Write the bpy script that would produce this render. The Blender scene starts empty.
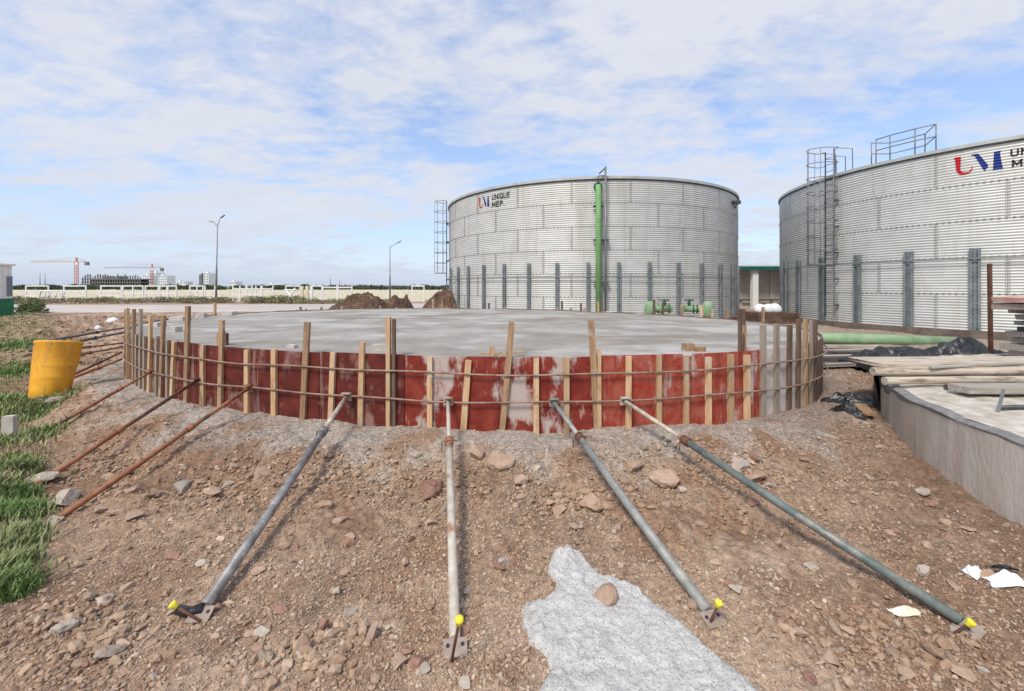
import bpy, bmesh, math, random
import numpy as np
from mathutils import Vector, Matrix
random.seed(7); rng = np.random.default_rng(11)
R_ = math.radians
S = bpy.context.scene
COL = S.collection

# ------------------------------------------------------------------ camera
F, HX, HY, EYE = 430.0, 512.0, 287.0, 2.0      # focal length in pixels, horizon line, eye height
cd = bpy.data.cameras.new("camera"); cam = bpy.data.objects.new("camera", cd); COL.objects.link(cam)
cd.sensor_width = 36; cd.lens = F / 1024 * 36; cd.shift_y = -(345.5 - HY) / 1024
cd.clip_start = 0.05; cd.clip_end = 9000
cam.location = (0, 0, EYE); cam.rotation_euler = (R_(90), 0, 0)
S.camera = cam
# ------------------------------------------------------------------ sky and sun
SUN_EL, SUN_AZ = R_(52), R_(-148)              # azimuth measured from +Y clockwise (sun behind the camera, to its left)
w = bpy.data.worlds.new("World"); S.world = w; w.use_nodes = True
nt = w.node_tree; N = nt.nodes; L = nt.links
for n in list(N): N.remove(n)
out = N.new('ShaderNodeOutputWorld'); bg = N.new('ShaderNodeBackground'); bg.inputs[1].default_value = 0.10
sky = N.new('ShaderNodeTexSky'); sky.sky_type = 'NISHITA'; sky.sun_disc = False
sky.sun_elevation = SUN_EL; sky.sun_rotation = SUN_AZ; sky.air_density = 1.0; sky.dust_density = 1.2; sky.ozone_density = 2.0
tc = N.new('ShaderNodeTexCoord'); sep = N.new('ShaderNodeSeparateXYZ'); L.new(tc.outputs['Generated'], sep.inputs[0])
def wm(op, a, b=None, c=None, clamp=False):
    n = N.new('ShaderNodeMath'); n.operation = op; n.use_clamp = clamp
    for i, v in enumerate((a, b, c)):
        if v is None: continue
        if isinstance(v, (int, float)): n.inputs[i].default_value = v
        else: L.new(v, n.inputs[i])
    return n.outputs[0]
zc = wm('ADD', wm('MAXIMUM', sep.outputs[2], 0.0), 0.16)
cx_ = wm('DIVIDE', sep.outputs[0], zc); cy_ = wm('DIVIDE', sep.outputs[1], zc)
cmb = N.new('ShaderNodeCombineXYZ'); L.new(cx_, cmb.inputs[0]); L.new(cy_, cmb.inputs[1])
def wnoise(scale, detail, rough, loc, rot=0.0, sc=(1, 1, 1), dist=0.0):
    m = N.new('ShaderNodeMapping'); m.inputs['Location'].default_value = loc; m.inputs['Rotation'].default_value = (0, 0, rot)
    m.inputs['Scale'].default_value = sc; L.new(cmb.outputs[0], m.inputs[0])
    n = N.new('ShaderNodeTexNoise'); n.inputs['Scale'].default_value = scale; n.inputs['Detail'].default_value = detail
    n.inputs['Roughness'].default_value = rough; n.inputs['Distortion'].default_value = dist; L.new(m.outputs[0], n.inputs[0])
    return n.outputs[0]
big = wnoise(0.55, 3, 0.5, (3.1, 1.7, 0), R_(-20), (1, 1.3, 1), 0.3)
mid = wnoise(2.6, 9, 0.63, (1.3, 4.2, 0), R_(25), (1, 1.45, 1), 0.15)
fin = wnoise(9.0, 6, 0.6, (7.3, 2.2, 0), R_(15), (1, 1.4, 1), 0.2)
den = wm('ADD', wm('ADD', wm('MULTIPLY', big, 0.9), wm('MULTIPLY', mid, 0.95)), wm('MULTIPLY', fin, 0.36))
cl = wm('MULTIPLY', wm('SUBTRACT', den, 0.935), 3.6, clamp=True)
hz = wm('POWER', wm('SUBTRACT', 1.0, wm('MAXIMUM', sep.outputs[2], 0.0), clamp=True), 9.0)      # haze band on the horizon
cl2 = wm('MAXIMUM', cl, wm('MULTIPLY', hz, 0.55))
mixc = N.new('ShaderNodeMix'); mixc.data_type = 'RGBA'
shade = N.new('ShaderNodeMix'); shade.data_type = 'RGBA'; L.new(mid, shade.inputs[0])
shade.inputs[6].default_value = (6.8, 6.85, 7.05, 1); shade.inputs[7].default_value = (5.0, 5.3, 6.0, 1)
hmix = N.new('ShaderNodeMix'); hmix.data_type = 'RGBA'; L.new(wm('MULTIPLY', hz, 0.9, clamp=True), hmix.inputs[0])
L.new(shade.outputs[2], hmix.inputs[6]); hmix.inputs[7].default_value = (4.4, 5.1, 6.4, 1)
skm = N.new('ShaderNodeMix'); skm.data_type = 'RGBA'; skm.blend_type = 'ADD'; skm.inputs[0].default_value = 1.0
L.new(sky.outputs[0], skm.inputs[6]); skm.inputs[7].default_value = (1.45, 1.9, 3.1, 1)
L.new(wm('MULTIPLY', cl2, 0.92), mixc.inputs[0]); L.new(skm.outputs[2], mixc.inputs[6]); L.new(hmix.outputs[2], mixc.inputs[7])
L.new(mixc.outputs[2], bg.inputs[0]); L.new(bg.outputs[0], out.inputs[0])
sd = bpy.data.lights.new("sun", 'SUN'); sun = bpy.data.objects.new("sun", sd); COL.objects.link(sun)
sd.energy = 2.45; sd.angle = R_(15); sd.color = (1.0, 0.92, 0.80)
dirv = Vector((math.sin(SUN_AZ) * math.cos(SUN_EL), math.cos(SUN_AZ) * math.cos(SUN_EL), math.sin(SUN_EL)))
sun.rotation_euler = dirv.to_track_quat('Z', 'Y').to_euler()
S.view_settings.view_transform = 'Standard'; S.view_settings.look = 'None'; S.view_settings.gamma = 1
S.view_settings.exposure = 0.40

# ------------------------------------------------------------------ materials
def mat(name, c1, c2=None, scale=4.0, stretch=(1, 1, 1), rough=0.8, metal=0.0, bump=0.0, bscale=None, c3=None, thr3=0.6,
        scale3=1.5, vary=0.0, attr=None, spec=0.3, edge3=0.06, detail=6, stretch3=(1, 1, 1), coord='pos', c4=None, thr4=.6, scale4=6, edge4=.05, stretch4=(1, 1, .08)):
    m = bpy.data.materials.new(name); m.use_nodes = True
    nt = m.node_tree; N = nt.nodes; L = nt.links; b = N['Principled BSDF']
    b.inputs['Roughness'].default_value = rough; b.inputs['Metallic'].default_value = metal
    b.inputs['Specular IOR Level'].default_value = spec
    if coord == 'pos': src = N.new('ShaderNodeNewGeometry').outputs['Position']
    else: src = N.new('ShaderNodeTexCoord').outputs['Object']
    def noise(sc, st, det=detail, loc=(0, 0, 0)):
        mp = N.new('ShaderNodeMapping'); mp.inputs['Scale'].default_value = st; mp.inputs['Location'].default_value = loc
        L.new(src, mp.inputs[0])
        n = N.new('ShaderNodeTexNoise'); n.inputs['Scale'].default_value = sc; n.inputs['Detail'].default_value = det
        n.inputs['Roughness'].default_value = 0.62; L.new(mp.outputs[0], n.inputs[0]); return n.outputs[0]
    def mix(f, a, bb, bt='MIX'):
        x = N.new('ShaderNodeMix'); x.data_type = 'RGBA'; x.blend_type = bt
        for i, v in ((0, f), (6, a), (7, bb)):
            if hasattr(v, 'is_linked') or hasattr(v, 'links'): L.new(v, x.inputs[i])
            elif i == 0: x.inputs[0].default_value = v
            else: x.inputs[i].default_value = (*v[:3], 1)
        return x.outputs[2]
    def ramp(v, lo, hi):
        r = N.new('ShaderNodeMapRange'); r.inputs[1].default_value = lo; r.inputs[2].default_value = hi; L.new(v, r.inputs[0])
        return r.outputs[0]
    if attr:
        a = N.new('ShaderNodeAttribute'); a.attribute_name = attr; base = a.outputs['Color']
        n1 = noise(scale, stretch)
        g = N.new('ShaderNodeMapRange'); g.inputs[1].default_value = 0.3; g.inputs[2].default_value = 0.7
        g.inputs[3].default_value = c1[0]; g.inputs[4].default_value = c1[1]; L.new(n1, g.inputs[0])
        cm = N.new('ShaderNodeCombineColor')
        for i in range(3): L.new(g.outputs[0], cm.inputs[i])
        colr = mix(1.0, base, cm.outputs[0], 'MULTIPLY')
    else:
        colr = mix(ramp(noise(scale, stretch), 0.36, 0.64), c1, c2 or c1)
    if c3:
        colr = mix(ramp(noise(scale3, stretch3, 7, (5, 3, 1)), thr3 - edge3, thr3 + edge3), colr, c3)
    if c4: colr = mix(ramp(noise(scale4, stretch4, 8, (1, 7, 3)), thr4 - edge4, thr4 + edge4), colr, c4)
    if vary:
        oi = N.new('ShaderNodeObjectInfo'); g = N.new('ShaderNodeMapRange'); g.inputs[3].default_value = 1 - vary; g.inputs[4].default_value = 1 + vary
        L.new(oi.outputs['Random'], g.inputs[0]); cm = N.new('ShaderNodeCombineColor')
        for i in range(3): L.new(g.outputs[0], cm.inputs[i])
        colr = mix(1.0, colr, cm.outputs[0], 'MULTIPLY')
    L.new(colr, b.inputs['Base Color'])
    if bump:
        bn = N.new('ShaderNodeBump'); bn.inputs['Strength'].default_value = 1.0; bn.inputs['Distance'].default_value = bump
        L.new(noise(bscale or scale * 3, stretch, 8, (2, 9, 4)), bn.inputs['Height']); L.new(bn.outputs[0], b.inputs['Normal'])
    return m
M = {}
M['ground'] = mat('soil', (0.62, 1.38), scale=24, rough=0.95, bump=0.034, bscale=42, attr='col', spec=0.1, detail=10)
M['pebble'] = mat('pebble', (0.8, 1.2), scale=60, rough=0.9, attr='col', spec=0.15, bump=0.003, bscale=150)
M['grass'] = mat('grass_blade', (0.8, 1.2), scale=9, rough=0.7, attr='col', spec=0.2)
M['rock'] = mat('rock', (0.36, 0.24, 0.17), (0.46, 0.34, 0.26), scale=9, rough=0.9, bump=0.012, bscale=30, vary=0.15, spec=0.15)
M['rock_grey'] = mat('rock_grey', (0.34, 0.28, 0.225), (0.46, 0.40, 0.335), scale=9, rough=0.9, bump=0.012, bscale=30, vary=0.15, spec=0.15)
M['rock_red'] = mat('rock_red', (0.24, 0.13, 0.10), (0.36, 0.22, 0.17), scale=9, rough=0.9, bump=0.012, bscale=30, spec=0.15)
M['mortar'] = mat('mortar', c4=(.34, .27, .20), thr4=.63, scale4=2.5, edge4=.06, stretch4=(1, 1, 1), c1=(0.56, 0.55, 0.525), c2=(0.72, 0.71, 0.68), scale=14, rough=0.95, bump=0.022, bscale=70, c3=(0.22, 0.205, 0.19), thr3=0.61, scale3=90, edge3=0.06, spec=0.1, detail=10)
M['slab'] = mat('slab_concrete', (0.23, 0.21, 0.18), (0.37, 0.35, 0.315), scale=1.3, stretch=(0.75, .8, 1), rough=0.75, bump=0.008, bscale=14, c3=(0.24, 0.19, 0.15), thr3=0.60, scale3=0.8, edge3=0.07, stretch3=(0.5, 1.1, 1), c4=(.42, .41, .385), thr4=.56, scale4=1.1, edge4=.05, stretch4=(.6, .9, 1))
M['wallcon'] = mat('wall_concrete', (0.49, 0.43, 0.35), (0.60, 0.555, 0.48), scale=2.6, stretch=(1, 1, 0.35), rough=0.9, bump=0.01, bscale=22, c4=(.38, .32, .255), thr4=.60, scale4=2.2, edge4=.12, stretch4=(1, 1, .25), c3=(0.36, 0.26, 0.19), thr3=0.63, scale3=5.0, edge3=0.12, stretch3=(1, 1, 0.10))
M['coping'] = mat('coping_concrete', (0.17, 0.165, 0.16), (0.26, 0.25, 0.24), scale=9, rough=0.9, bump=0.006, bscale=40)
M['whitecon'] = mat('rough_top_concrete', (0.42, 0.37, 0.30), (0.62, 0.58, 0.51), scale=5, rough=0.95, bump=0.02, bscale=18, c3=(0.34, 0.28, 0.22), thr3=0.62, scale3=3)
M['plinth'] = mat('plinth_concrete', (0.11, 0.085, 0.07), (0.19, 0.16, 0.135), scale=3, rough=0.95, bump=0.01)
M['ply_dark'] = mat('film_ply_dark', (0.075, 0.011, 0.008), (0.16, 0.026, 0.018), scale=5, rough=0.5, c4=(.30, .19, .16), thr4=.655, scale4=8, edge4=.05, c3=(0.27, 0.15, 0.125), thr3=0.57, scale3=3.0, edge3=0.05, bump=0.002, spec=0.4, stretch3=(1, 1, 0.6))
M['ply_mid'] = mat('film_ply_splashed', (0.17, 0.017, 0.010), (0.27, 0.045, 0.028), scale=6, rough=0.55, c3=(0.47, 0.40, 0.36), c4=(.46, .27, .22), thr4=.62, scale4=9, edge4=.04, stretch4=(1, 1, .3), thr3=0.535, scale3=2.1, edge3=0.03, bump=0.004, spec=0.35, stretch3=(1, 1, 0.55))
M['ply_pink'] = mat('film_ply_dusty', (0.30, 0.035, 0.018), (0.38, 0.11, 0.075), scale=7, rough=0.7, c4=(.22, .03, .02), thr4=.57, scale4=6, edge4=.05, c3=(0.52, 0.42, 0.38), thr3=0.60, scale3=3.2, edge3=0.04, bump=0.004, stretch3=(1, 1, 0.4))
M['ply_white'] = mat('cement_coated_ply', (0.42, 0.38, 0.35), (0.56, 0.52, 0.50), scale=4, rough=0.85, c3=(0.33, 0.20, 0.16), thr3=0.63, scale3=3, edge3=0.08, bump=0.004)
M['ply_brown'] = mat('brown_weathered_ply', (0.14, 0.07, 0.05), (0.22, 0.13, 0.10), scale=5, rough=0.8, c3=(0.36, 0.30, 0.27), thr3=0.6, scale3=3)
M['w_tan'] = mat('pine_fresh', (0.46, 0.29, 0.15), (0.61, 0.42, 0.25), scale=6, stretch=(5, 5, 0.5), rough=0.8, bump=0.003, vary=0.2, c4=(.50, .45, .38), thr4=.60, scale4=7, edge4=.06, stretch4=(1.5, 1.5, .5), c3=(0.34, 0.20, 0.11), thr3=0.64, scale3=9, stretch3=(2, 2, .6))
M['w_grey'] = mat('pine_weathered', (0.25, 0.20, 0.155), (0.38, 0.32, 0.26), scale=6, stretch=(5, 5, 0.5), rough=0.85, bump=0.004, vary=0.15)
M['w_brown'] = mat('pine_brown', (0.26, 0.155, 0.085), (0.42, 0.28, 0.17), scale=6, stretch=(5, 5, 0.5), rough=0.85, bump=0.004, vary=0.15, c3=(0.42, 0.36, 0.30), thr3=0.62, scale3=6)
M['w_dark'] = mat('pine_dark', (0.10, 0.065, 0.045), (0.19, 0.13, 0.09), scale=6, stretch=(5, 5, 0.5), rough=0.85, bump=0.004, vary=0.1)
M['w_pale'] = mat('timber_bleached', (0.40, 0.335, 0.26), (0.56, 0.49, 0.40), scale=5, stretch=(0.5, 6, 6), rough=0.85, bump=0.006, vary=0.08, c3=(0.22, 0.17, 0.12), thr3=0.58, scale3=4, stretch3=(0.6, 4, 4))
M['w_board'] = mat('timber_greyboard', (0.24, 0.21, 0.18), (0.40, 0.36, 0.31), scale=5, stretch=(0.5, 6, 6), rough=0.85, bump=0.005, vary=0.2)
M['w_bdark'] = mat('timber_darkboard', (0.06, 0.05, 0.045), (0.13, 0.11, 0.095), scale=5, stretch=(0.5, 6, 6), rough=0.85, bump=0.005, vary=0.2)
M['ply_faded'] = mat('faded_red_ply', (0.50, 0.27, 0.21), (0.60, 0.40, 0.33), scale=4, rough=0.7, c3=(0.6, 0.52, 0.46), thr3=0.62, scale3=3)
M['rod'] = mat('rod_steel', (0.22, 0.135, 0.10), (0.38, 0.29, 0.23), scale=8, rough=0.6, metal=0.3)
M['rust'] = mat('rusty_steel', (0.24, 0.095, 0.05), (0.38, 0.17, 0.095), scale=9, rough=0.8, metal=0.1, c3=(0.11, 0.07, 0.055), thr3=0.62, scale3=2.5, bump=0.002, edge3=0.03)
M['rust_dark'] = mat('dark_rust', (0.10, 0.05, 0.035), (0.18, 0.085, 0.055), scale=9, rough=0.8, metal=0.2)
M['s_grey'] = mat('grey_tube', (0.17, 0.165, 0.165), (0.34, 0.33, 0.32), scale=10, rough=0.55, metal=0.35, c3=(0.48, 0.46, 0.42), thr3=0.60, scale3=7, bump=0.001)
M['s_white'] = mat('cement_dusted_tube', (0.42, 0.37, 0.30), (0.58, 0.54, 0.47), scale=10, rough=0.75, metal=0.1, c3=(0.33, 0.18, 0.11), thr3=0.60, scale3=4)
M['s_green'] = mat('green_grey_tube', (0.22, 0.235, 0.22), (0.36, 0.365, 0.34), scale=10, rough=0.6, metal=0.25, c3=(0.46, 0.43, 0.37), thr3=0.60, scale3=4)
M['s_teal'] = mat('teal_painted_tube', (0.10, 0.135, 0.125), (0.20, 0.23, 0.215), scale=9, rough=0.5, metal=0.2, c3=(0.30, 0.27, 0.23), thr3=0.60, scale3=5)
M['plate'] = mat('dusty_plate', (0.28, 0.21, 0.17), (0.38, 0.31, 0.26), scale=14, rough=0.85, metal=0.1)
M['black'] = mat('black_plastic', (0.012, 0.012, 0.013), (0.03, 0.03, 0.032), scale=6, rough=0.38, bump=0.01, bscale=9, spec=0.5)
M['yellow_cap'] = mat('yellow_plastic', (0.75, 0.62, 0.03), (0.85, 0.74, 0.08), scale=20, rough=0.45)
M['barrel'] = mat('orange_yellow_plastic', (0.74, 0.34, 0.022), (0.86, 0.43, 0.04), scale=4, rough=0.55, c4=(.50, .27, .09), thr4=.60, scale4=5, edge4=.1, stretch4=(1, 1, .3), c3=(0.34, 0.20, 0.10), thr3=0.63, scale3=12, edge3=0.04, bump=0.002)
M['tankA'] = mat('galvanised_sheet', (0.52, 0.53, 0.51), (0.60, 0.61, 0.585), scale=0.9, stretch=(1, 1, 2.5), rough=0.5, metal=0.12, vary=0.025, c4=(.47, .46, .42), thr4=.63, scale4=2.2, edge4=.1, stretch4=(1, 1, .06), c3=(0.46, 0.45, 0.40), thr3=0.66, scale3=1.6, edge3=0.1, stretch3=(2, 2, 0.3), spec=0.4)
M['seam'] = mat('seam_steel', (0.31, 0.31, 0.285), (0.40, 0.40, 0.365), scale=6, rough=0.6, metal=0.3)
M['rim'] = mat('rim_steel', (0.40, 0.42, 0.40), (0.52, 0.55, 0.52), scale=3, rough=0.5, metal=0.3)
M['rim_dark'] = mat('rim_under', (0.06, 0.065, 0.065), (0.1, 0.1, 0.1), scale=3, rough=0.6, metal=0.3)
M['post'] = mat('stiffener_steel', (0.18, 0.21, 0.225), (0.28, 0.31, 0.325), scale=3, rough=0.5, metal=0.4)
M['galv'] = mat('galvanised_tube', (0.17, 0.175, 0.18), (0.26, 0.265, 0.27), scale=4, rough=0.5, metal=0.4)
M['galv_dark'] = mat('dark_steel', (0.05, 0.055, 0.06), (0.09, 0.095, 0.10), scale=4, rough=0.5, metal=0.3)
M['green'] = mat('green_pipe_paint', (0.17, 0.38, 0.14), (0.24, 0.46, 0.20), scale=3, rough=0.45, c3=(0.3, 0.42, 0.26), thr3=0.66, scale3=3)
M['green_pale'] = mat('pale_green_paint', (0.18, 0.31, 0.155), (0.28, 0.40, 0.25), scale=3, rough=0.55, c3=(0.36, 0.36, 0.26), thr3=0.62, scale3=3)
M['green_dk'] = mat('dark_green_paint', (0.015, 0.085, 0.05), (0.03, 0.13, 0.075), scale=4, rough=0.45)
M['green_cab'] = mat('cabin_green', (0.02, 0.14, 0.06), (0.03, 0.19, 0.085), scale=3, rough=0.5)
M['white'] = mat('white_paint', (0.72, 0.73, 0.70), (0.80, 0.80, 0.78), scale=2, rough=0.5, c3=(0.6, 0.55, 0.45), thr3=0.7, scale3=3)
M['cream'] = mat('cream_paint', (0.66, 0.58, 0.40), (0.74, 0.66, 0.50), scale=2, rough=0.6)
M['red'] = mat('red_lettering', (0.50, 0.01, 0.02), (0.56, 0.02, 0.03), scale=5, rough=0.5)
M['navy'] = mat('navy_lettering', (0.012, 0.03, 0.19), (0.02, 0.045, 0.25), scale=5, rough=0.5)
M['ink'] = mat('lettering_and_hole_black', (0.02, 0.02, 0.025), (0.03, 0.03, 0.035), scale=5, rough=0.5)
M['sticker'] = mat('sign_backing', (0.56, 0.57, 0.55), (0.60, 0.61, 0.59), scale=3, rough=0.5)
M['shedroof'] = mat('shed_roof_sheet', (0.46, 0.52, 0.55), (0.54, 0.60, 0.62), scale=1, rough=0.5, metal=0.2)
M['shedwall'] = mat('shed_wall', (0.46, 0.42, 0.375), (0.54, 0.50, 0.45), scale=1, rough=0.9)
M['fascia'] = mat('green_fascia', (0.01, 0.10, 0.075), (0.02, 0.13, 0.10), scale=1, rough=0.5)
M['road'] = mat('pale_road', (0.42, 0.37, 0.33), (0.54, 0.49, 0.45), scale=0.7, rough=0.95, bump=0.01, stretch=(0.4, 1, 1))
M['farcon'] = mat('raw_frame_concrete', (0.13, 0.13, 0.13), (0.19, 0.19, 0.19), scale=0.1, rough=0.9)
M['farwhite'] = mat('white_render', (0.62, 0.63, 0.64), (0.70, 0.71, 0.72), scale=0.1, rough=0.9)
M['farpane'] = mat('far_window_dark', (0.16, 0.18, 0.21), (0.2, 0.22, 0.25), scale=0.1, rough=0.4)
M['crane'] = mat('crane_red', (0.50, 0.20, 0.16), (0.56, 0.24, 0.20), scale=0.1, rough=0.6)
M['leaf'] = mat('far_leaf', (0.7, 1.3), scale=0.05, rough=0.8, attr='col')
M['clod'] = mat('dark_soil', (0.065, 0.042, 0.03), (0.15, 0.095, 0.065), scale=3, rough=0.95, bump=0.04, bscale=9, c3=(0.24, 0.13, 0.085), thr3=0.62, scale3=1.4)
M['cloth'] = mat('white_wrapping', (0.72, 0.73, 0.76), (0.80, 0.81, 0.84), scale=9, rough=0.7)
M['card'] = mat('brown_card', (0.36, 0.24, 0.16), (0.42, 0.29, 0.2), scale=9, rough=0.8)
M['cream_paper'] = mat('cream_paper', (0.72, 0.66, 0.48), (0.80, 0.75, 0.60), scale=9, rough=0.8)
M['block'] = mat('concrete_block', (0.44, 0.40, 0.35), (0.58, 0.54, 0.48), scale=6, rough=0.95, bump=0.01)

# ------------------------------------------------------------------ object helpers
def ico(sub):
    bm = bmesh.new(); bmesh.ops.create_icosphere(bm, subdivisions=sub, radius=1); v = np.array([x.co[:] for x in bm.verts]); f = np.array([[y.index for y in x.verts] for x in bm.faces]); bm.free(); return v, f
I3_ = ico(3)
ORG = {}
def props(o, label=None, cat=None, group=None, kind=None):
    if label: o['label'] = label
    if cat: o['category'] = cat
    if group: o['group'] = group
    if kind: o['kind'] = kind
    return o
def thing(name, loc, label, cat, group=None):
    o = bpy.data.objects.new(name, None); COL.objects.link(o); o.location = loc; o.empty_display_size = 0.2
    return props(o, label, cat, group)
def wloc(p):
    v = Vector((0, 0, 0))
    while p is not None: v = v + p.location; p = p.parent
    return v
def link(name, me, m=None, parent=None, org=None):
    """mesh in world coordinates -> object whose origin sits at org (top level) or at the parent's origin"""
    base = wloc(parent) if parent is not None else Vector(org or (0, 0, 0))
    if base.length > 0: me.transform(Matrix.Translation(-base))
    o = bpy.data.objects.new(name, me); COL.objects.link(o)
    if parent is not None: o.parent = parent
    else: o.location = base
    if m: me.materials.append(M[m])
    return o
class MB:
    def __init__(s): s.v = []; s.f = []; s.sm = []
    def add(s, vs, fs, smooth=False):
        b = len(s.v); s.v.extend([tuple(x) for x in vs]); s.f.extend([tuple(b + i for i in f) for f in fs]); s.sm.extend([smooth] * len(fs)); return s
    def box(s, c, X, Y, Z):
        """centre and three half-extent vectors"""
        c = Vector(c); X = Vector(X); Y = Vector(Y); Z = Vector(Z)
        vs = [c + a * X + b * Y + d * Z for a in (-1, 1) for b in (-1, 1) for d in (-1, 1)]
        return s.add(vs, [(0, 1, 3, 2), (4, 6, 7, 5), (0, 4, 5, 1), (2, 3, 7, 6), (0, 2, 6, 4), (1, 5, 7, 3)])
    def bx(s, x0, x1, y0, y1, z0, z1):
        return s.box(((x0 + x1) / 2, (y0 + y1) / 2, (z0 + z1) / 2), ((x1 - x0) / 2, 0, 0), (0, (y1 - y0) / 2, 0), (0, 0, (z1 - z0) / 2))
    def beam(s, p0, p1, wd, ht, up=(0, 0, 1), jit=0.0):
        p0 = Vector(p0); p1 = Vector(p1); d = (p1 - p0); dn = d.normalized(); up = Vector(up)
        sd_ = dn.cross(up)
        if sd_.length < 1e-3: sd_ = dn.cross(Vector((1, 0, 0)))
        sd_.normalize(); u = sd_.cross(dn).normalized()
        b0 = len(s.v); s.box((p0 + p1) / 2, d / 2, sd_ * wd / 2, u * ht / 2)
        if jit:
            for i in range(b0, len(s.v)): s.v[i] = tuple(Vector(s.v[i]) + Vector([random.uniform(-jit, jit) for _ in range(3)]))
        return s
    def path(s, pts, r, n=8, caps=True, closed=False):
        pts = [Vector(p) for p in pts]; k = len(pts); rr = r if isinstance(r, (list, tuple)) else [r] * k
        vs = []; prev = None
        for i, p in enumerate(pts):
            if closed: t = pts[(i + 1) % k] - pts[i - 1]
            else: t = pts[min(i + 1, k - 1)] - pts[max(i - 1, 0)]
            t.normalize()
            a = prev - t * prev.dot(t) if prev is not None else t.cross(Vector((0, 0, 1)))
            if a.length < 1e-3: a = t.cross(Vector((1, 0, 0)))
            a.normalize(); b = t.cross(a); prev = a
            for j in range(n):
                an = 2 * math.pi * j / n; vs.append(p + (a * math.cos(an) + b * math.sin(an)) * rr[i])
        fs = []
        for i in range(k if closed else k - 1):
            for j in range(n):
                i2 = (i + 1) % k; fs.append((i * n + j, i * n + (j + 1) % n, i2 * n + (j + 1) % n, i2 * n + j))
        s.add(vs, fs, True)
        if caps and not closed:
            b = len(s.v) - len(vs)
            s.f.append(tuple(b + j for j in reversed(range(n)))); s.sm.append(False)
            s.f.append(tuple(b + (k - 1) * n + j for j in range(n))); s.sm.append(False)
        return s
    def tube(s, p0, p1, r, n=10, r1=None): return s.path([p0, p1], [r, r if r1 is None else r1], n)
    def build(s, name, m, parent=None, org=None):
        me = bpy.data.meshes.new(name); me.from_pydata(s.v, [], s.f); me.polygons.foreach_set('use_smooth', s.sm); me.update()
        return link(name, me, m, parent, org)
def npmesh(name, V, Fc, colr=None, smooth=False):
    me = bpy.data.meshes.new(name); V = np.asarray(V, np.float32); Fc = np.asarray(Fc, np.int32); k = Fc.shape[1]
    me.vertices.add(len(V)); me.vertices.foreach_set('co', V.ravel())
    me.loops.add(Fc.size); me.loops.foreach_set('vertex_index', Fc.ravel())
    me.polygons.add(len(Fc)); me.polygons.foreach_set('loop_start', np.arange(len(Fc), dtype=np.int32) * k)
    me.polygons.foreach_set('loop_total', np.full(len(Fc), k, np.int32))
    me.polygons.foreach_set('use_smooth', np.full(len(Fc), smooth))
    me.update(calc_edges=True)
    if colr is not None:
        a = me.color_attributes.new('col', 'FLOAT_COLOR', 'POINT')
        c = np.ones((len(V), 4), np.float32); c[:, :3] = colr; a.data.foreach_set('color', c.ravel())
    return me

# ------------------------------------------------------------------ noise and terrain
def _h(ix, iy, seed):
    with np.errstate(over='ignore'):
        h = (ix.astype(np.int64) * 374761393 + iy.astype(np.int64) * 668265263 + seed * 974711) & 0xffffffff
        h = ((h ^ (h >> 13)) * 1274126177) & 0xffffffff; h = (h ^ (h >> 16)) & 0xffffff
    return h / float(0xffffff)
def vn(x, y, seed=0):
    ix = np.floor(x); iy = np.floor(y); fx = x - ix; fy = y - iy
    fx = fx * fx * (3 - 2 * fx); fy = fy * fy * (3 - 2 * fy)
    a = _h(ix, iy, seed); b = _h(ix + 1, iy, seed); c = _h(ix, iy + 1, seed); d = _h(ix + 1, iy + 1, seed)
    return (a * (1 - fx) + b * fx) * (1 - fy) + (c * (1 - fx) + d * fx) * fy - 0.5
def fbm(x, y, f, o=4, seed=0, g=0.5):
    s = 0; a = 1.0
    for i in range(o): s = s + a * vn(x * f + 17.3 * i, y * f - 9.1 * i, seed + i); a *= g; f *= 2.03
    return s
def sstep(a, b, x):
    t = np.clip((x - a) / (b - a), 0, 1); return t * t * (3 - 2 * t)
# plan of the new slab: rounded, slightly oblong outline measured along its edge
ZS = 1.15                                              # top of the slab
CEN = np.array([-1.4, 10.3])
edge = [(126, 329), (140, 335), (180, 341.5), (230, 349), (300, 353), (400, 355.5), (500, 357), (560, 357.3), (640, 357.3), (690, 357), (750, 354), (785, 347), (803, 343.5), (813, 340),
        (813, 332), (790, 325.5), (750, 322), (690, 317), (600, 312.5), (560, 310.7), (450, 308.7), (330, 309.7), (256, 313), (200, 316.5), (160, 321), (135, 325.5)]
ep = []
for px, py in edge:
    d = (EYE - ZS) * F / (py - HY); ep.append(((px - HX) / F * d, d))
ep = np.array(ep); th = np.arctan2(ep[:, 1] - CEN[1], ep[:, 0] - CEN[0]); rd = np.hypot(ep[:, 1] - CEN[1], ep[:, 0] - CEN[0])
K = 5
def basis(t): return np.stack([np.ones_like(t)] + [f(k * t) for k in range(1, K + 1) for f in (np.cos, np.sin)], -1)
_B = basis(th); _reg = np.diag([0] + [0.02 * k ** 2 for k in range(1, K + 1) for _ in (0, 1)])
coef = np.linalg.solve(_B.T @ _B + _reg, _B.T @ rd)
def rad(t): return basis(np.asarray(t, float)) @ coef
TT = np.linspace(-math.pi, math.pi, 1441)[:-1]; RR = rad(TT)
CX = CEN[0] + RR * np.cos(TT); CY = CEN[1] + RR * np.sin(TT)
def cpt(t, off=0.0):
    """point on the outline at polar angle t, moved outwards by off; and the outward normal"""
    e = 1e-3; p = CEN + rad(t) * np.array([math.cos(t), math.sin(t)]); q = CEN + rad(t + e) * np.array([math.cos(t + e), math.sin(t + e)])
    tg = (q - p) / np.linalg.norm(q - p); n = np.array([tg[1], -tg[0]]); return p + n * off, n, tg
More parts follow.
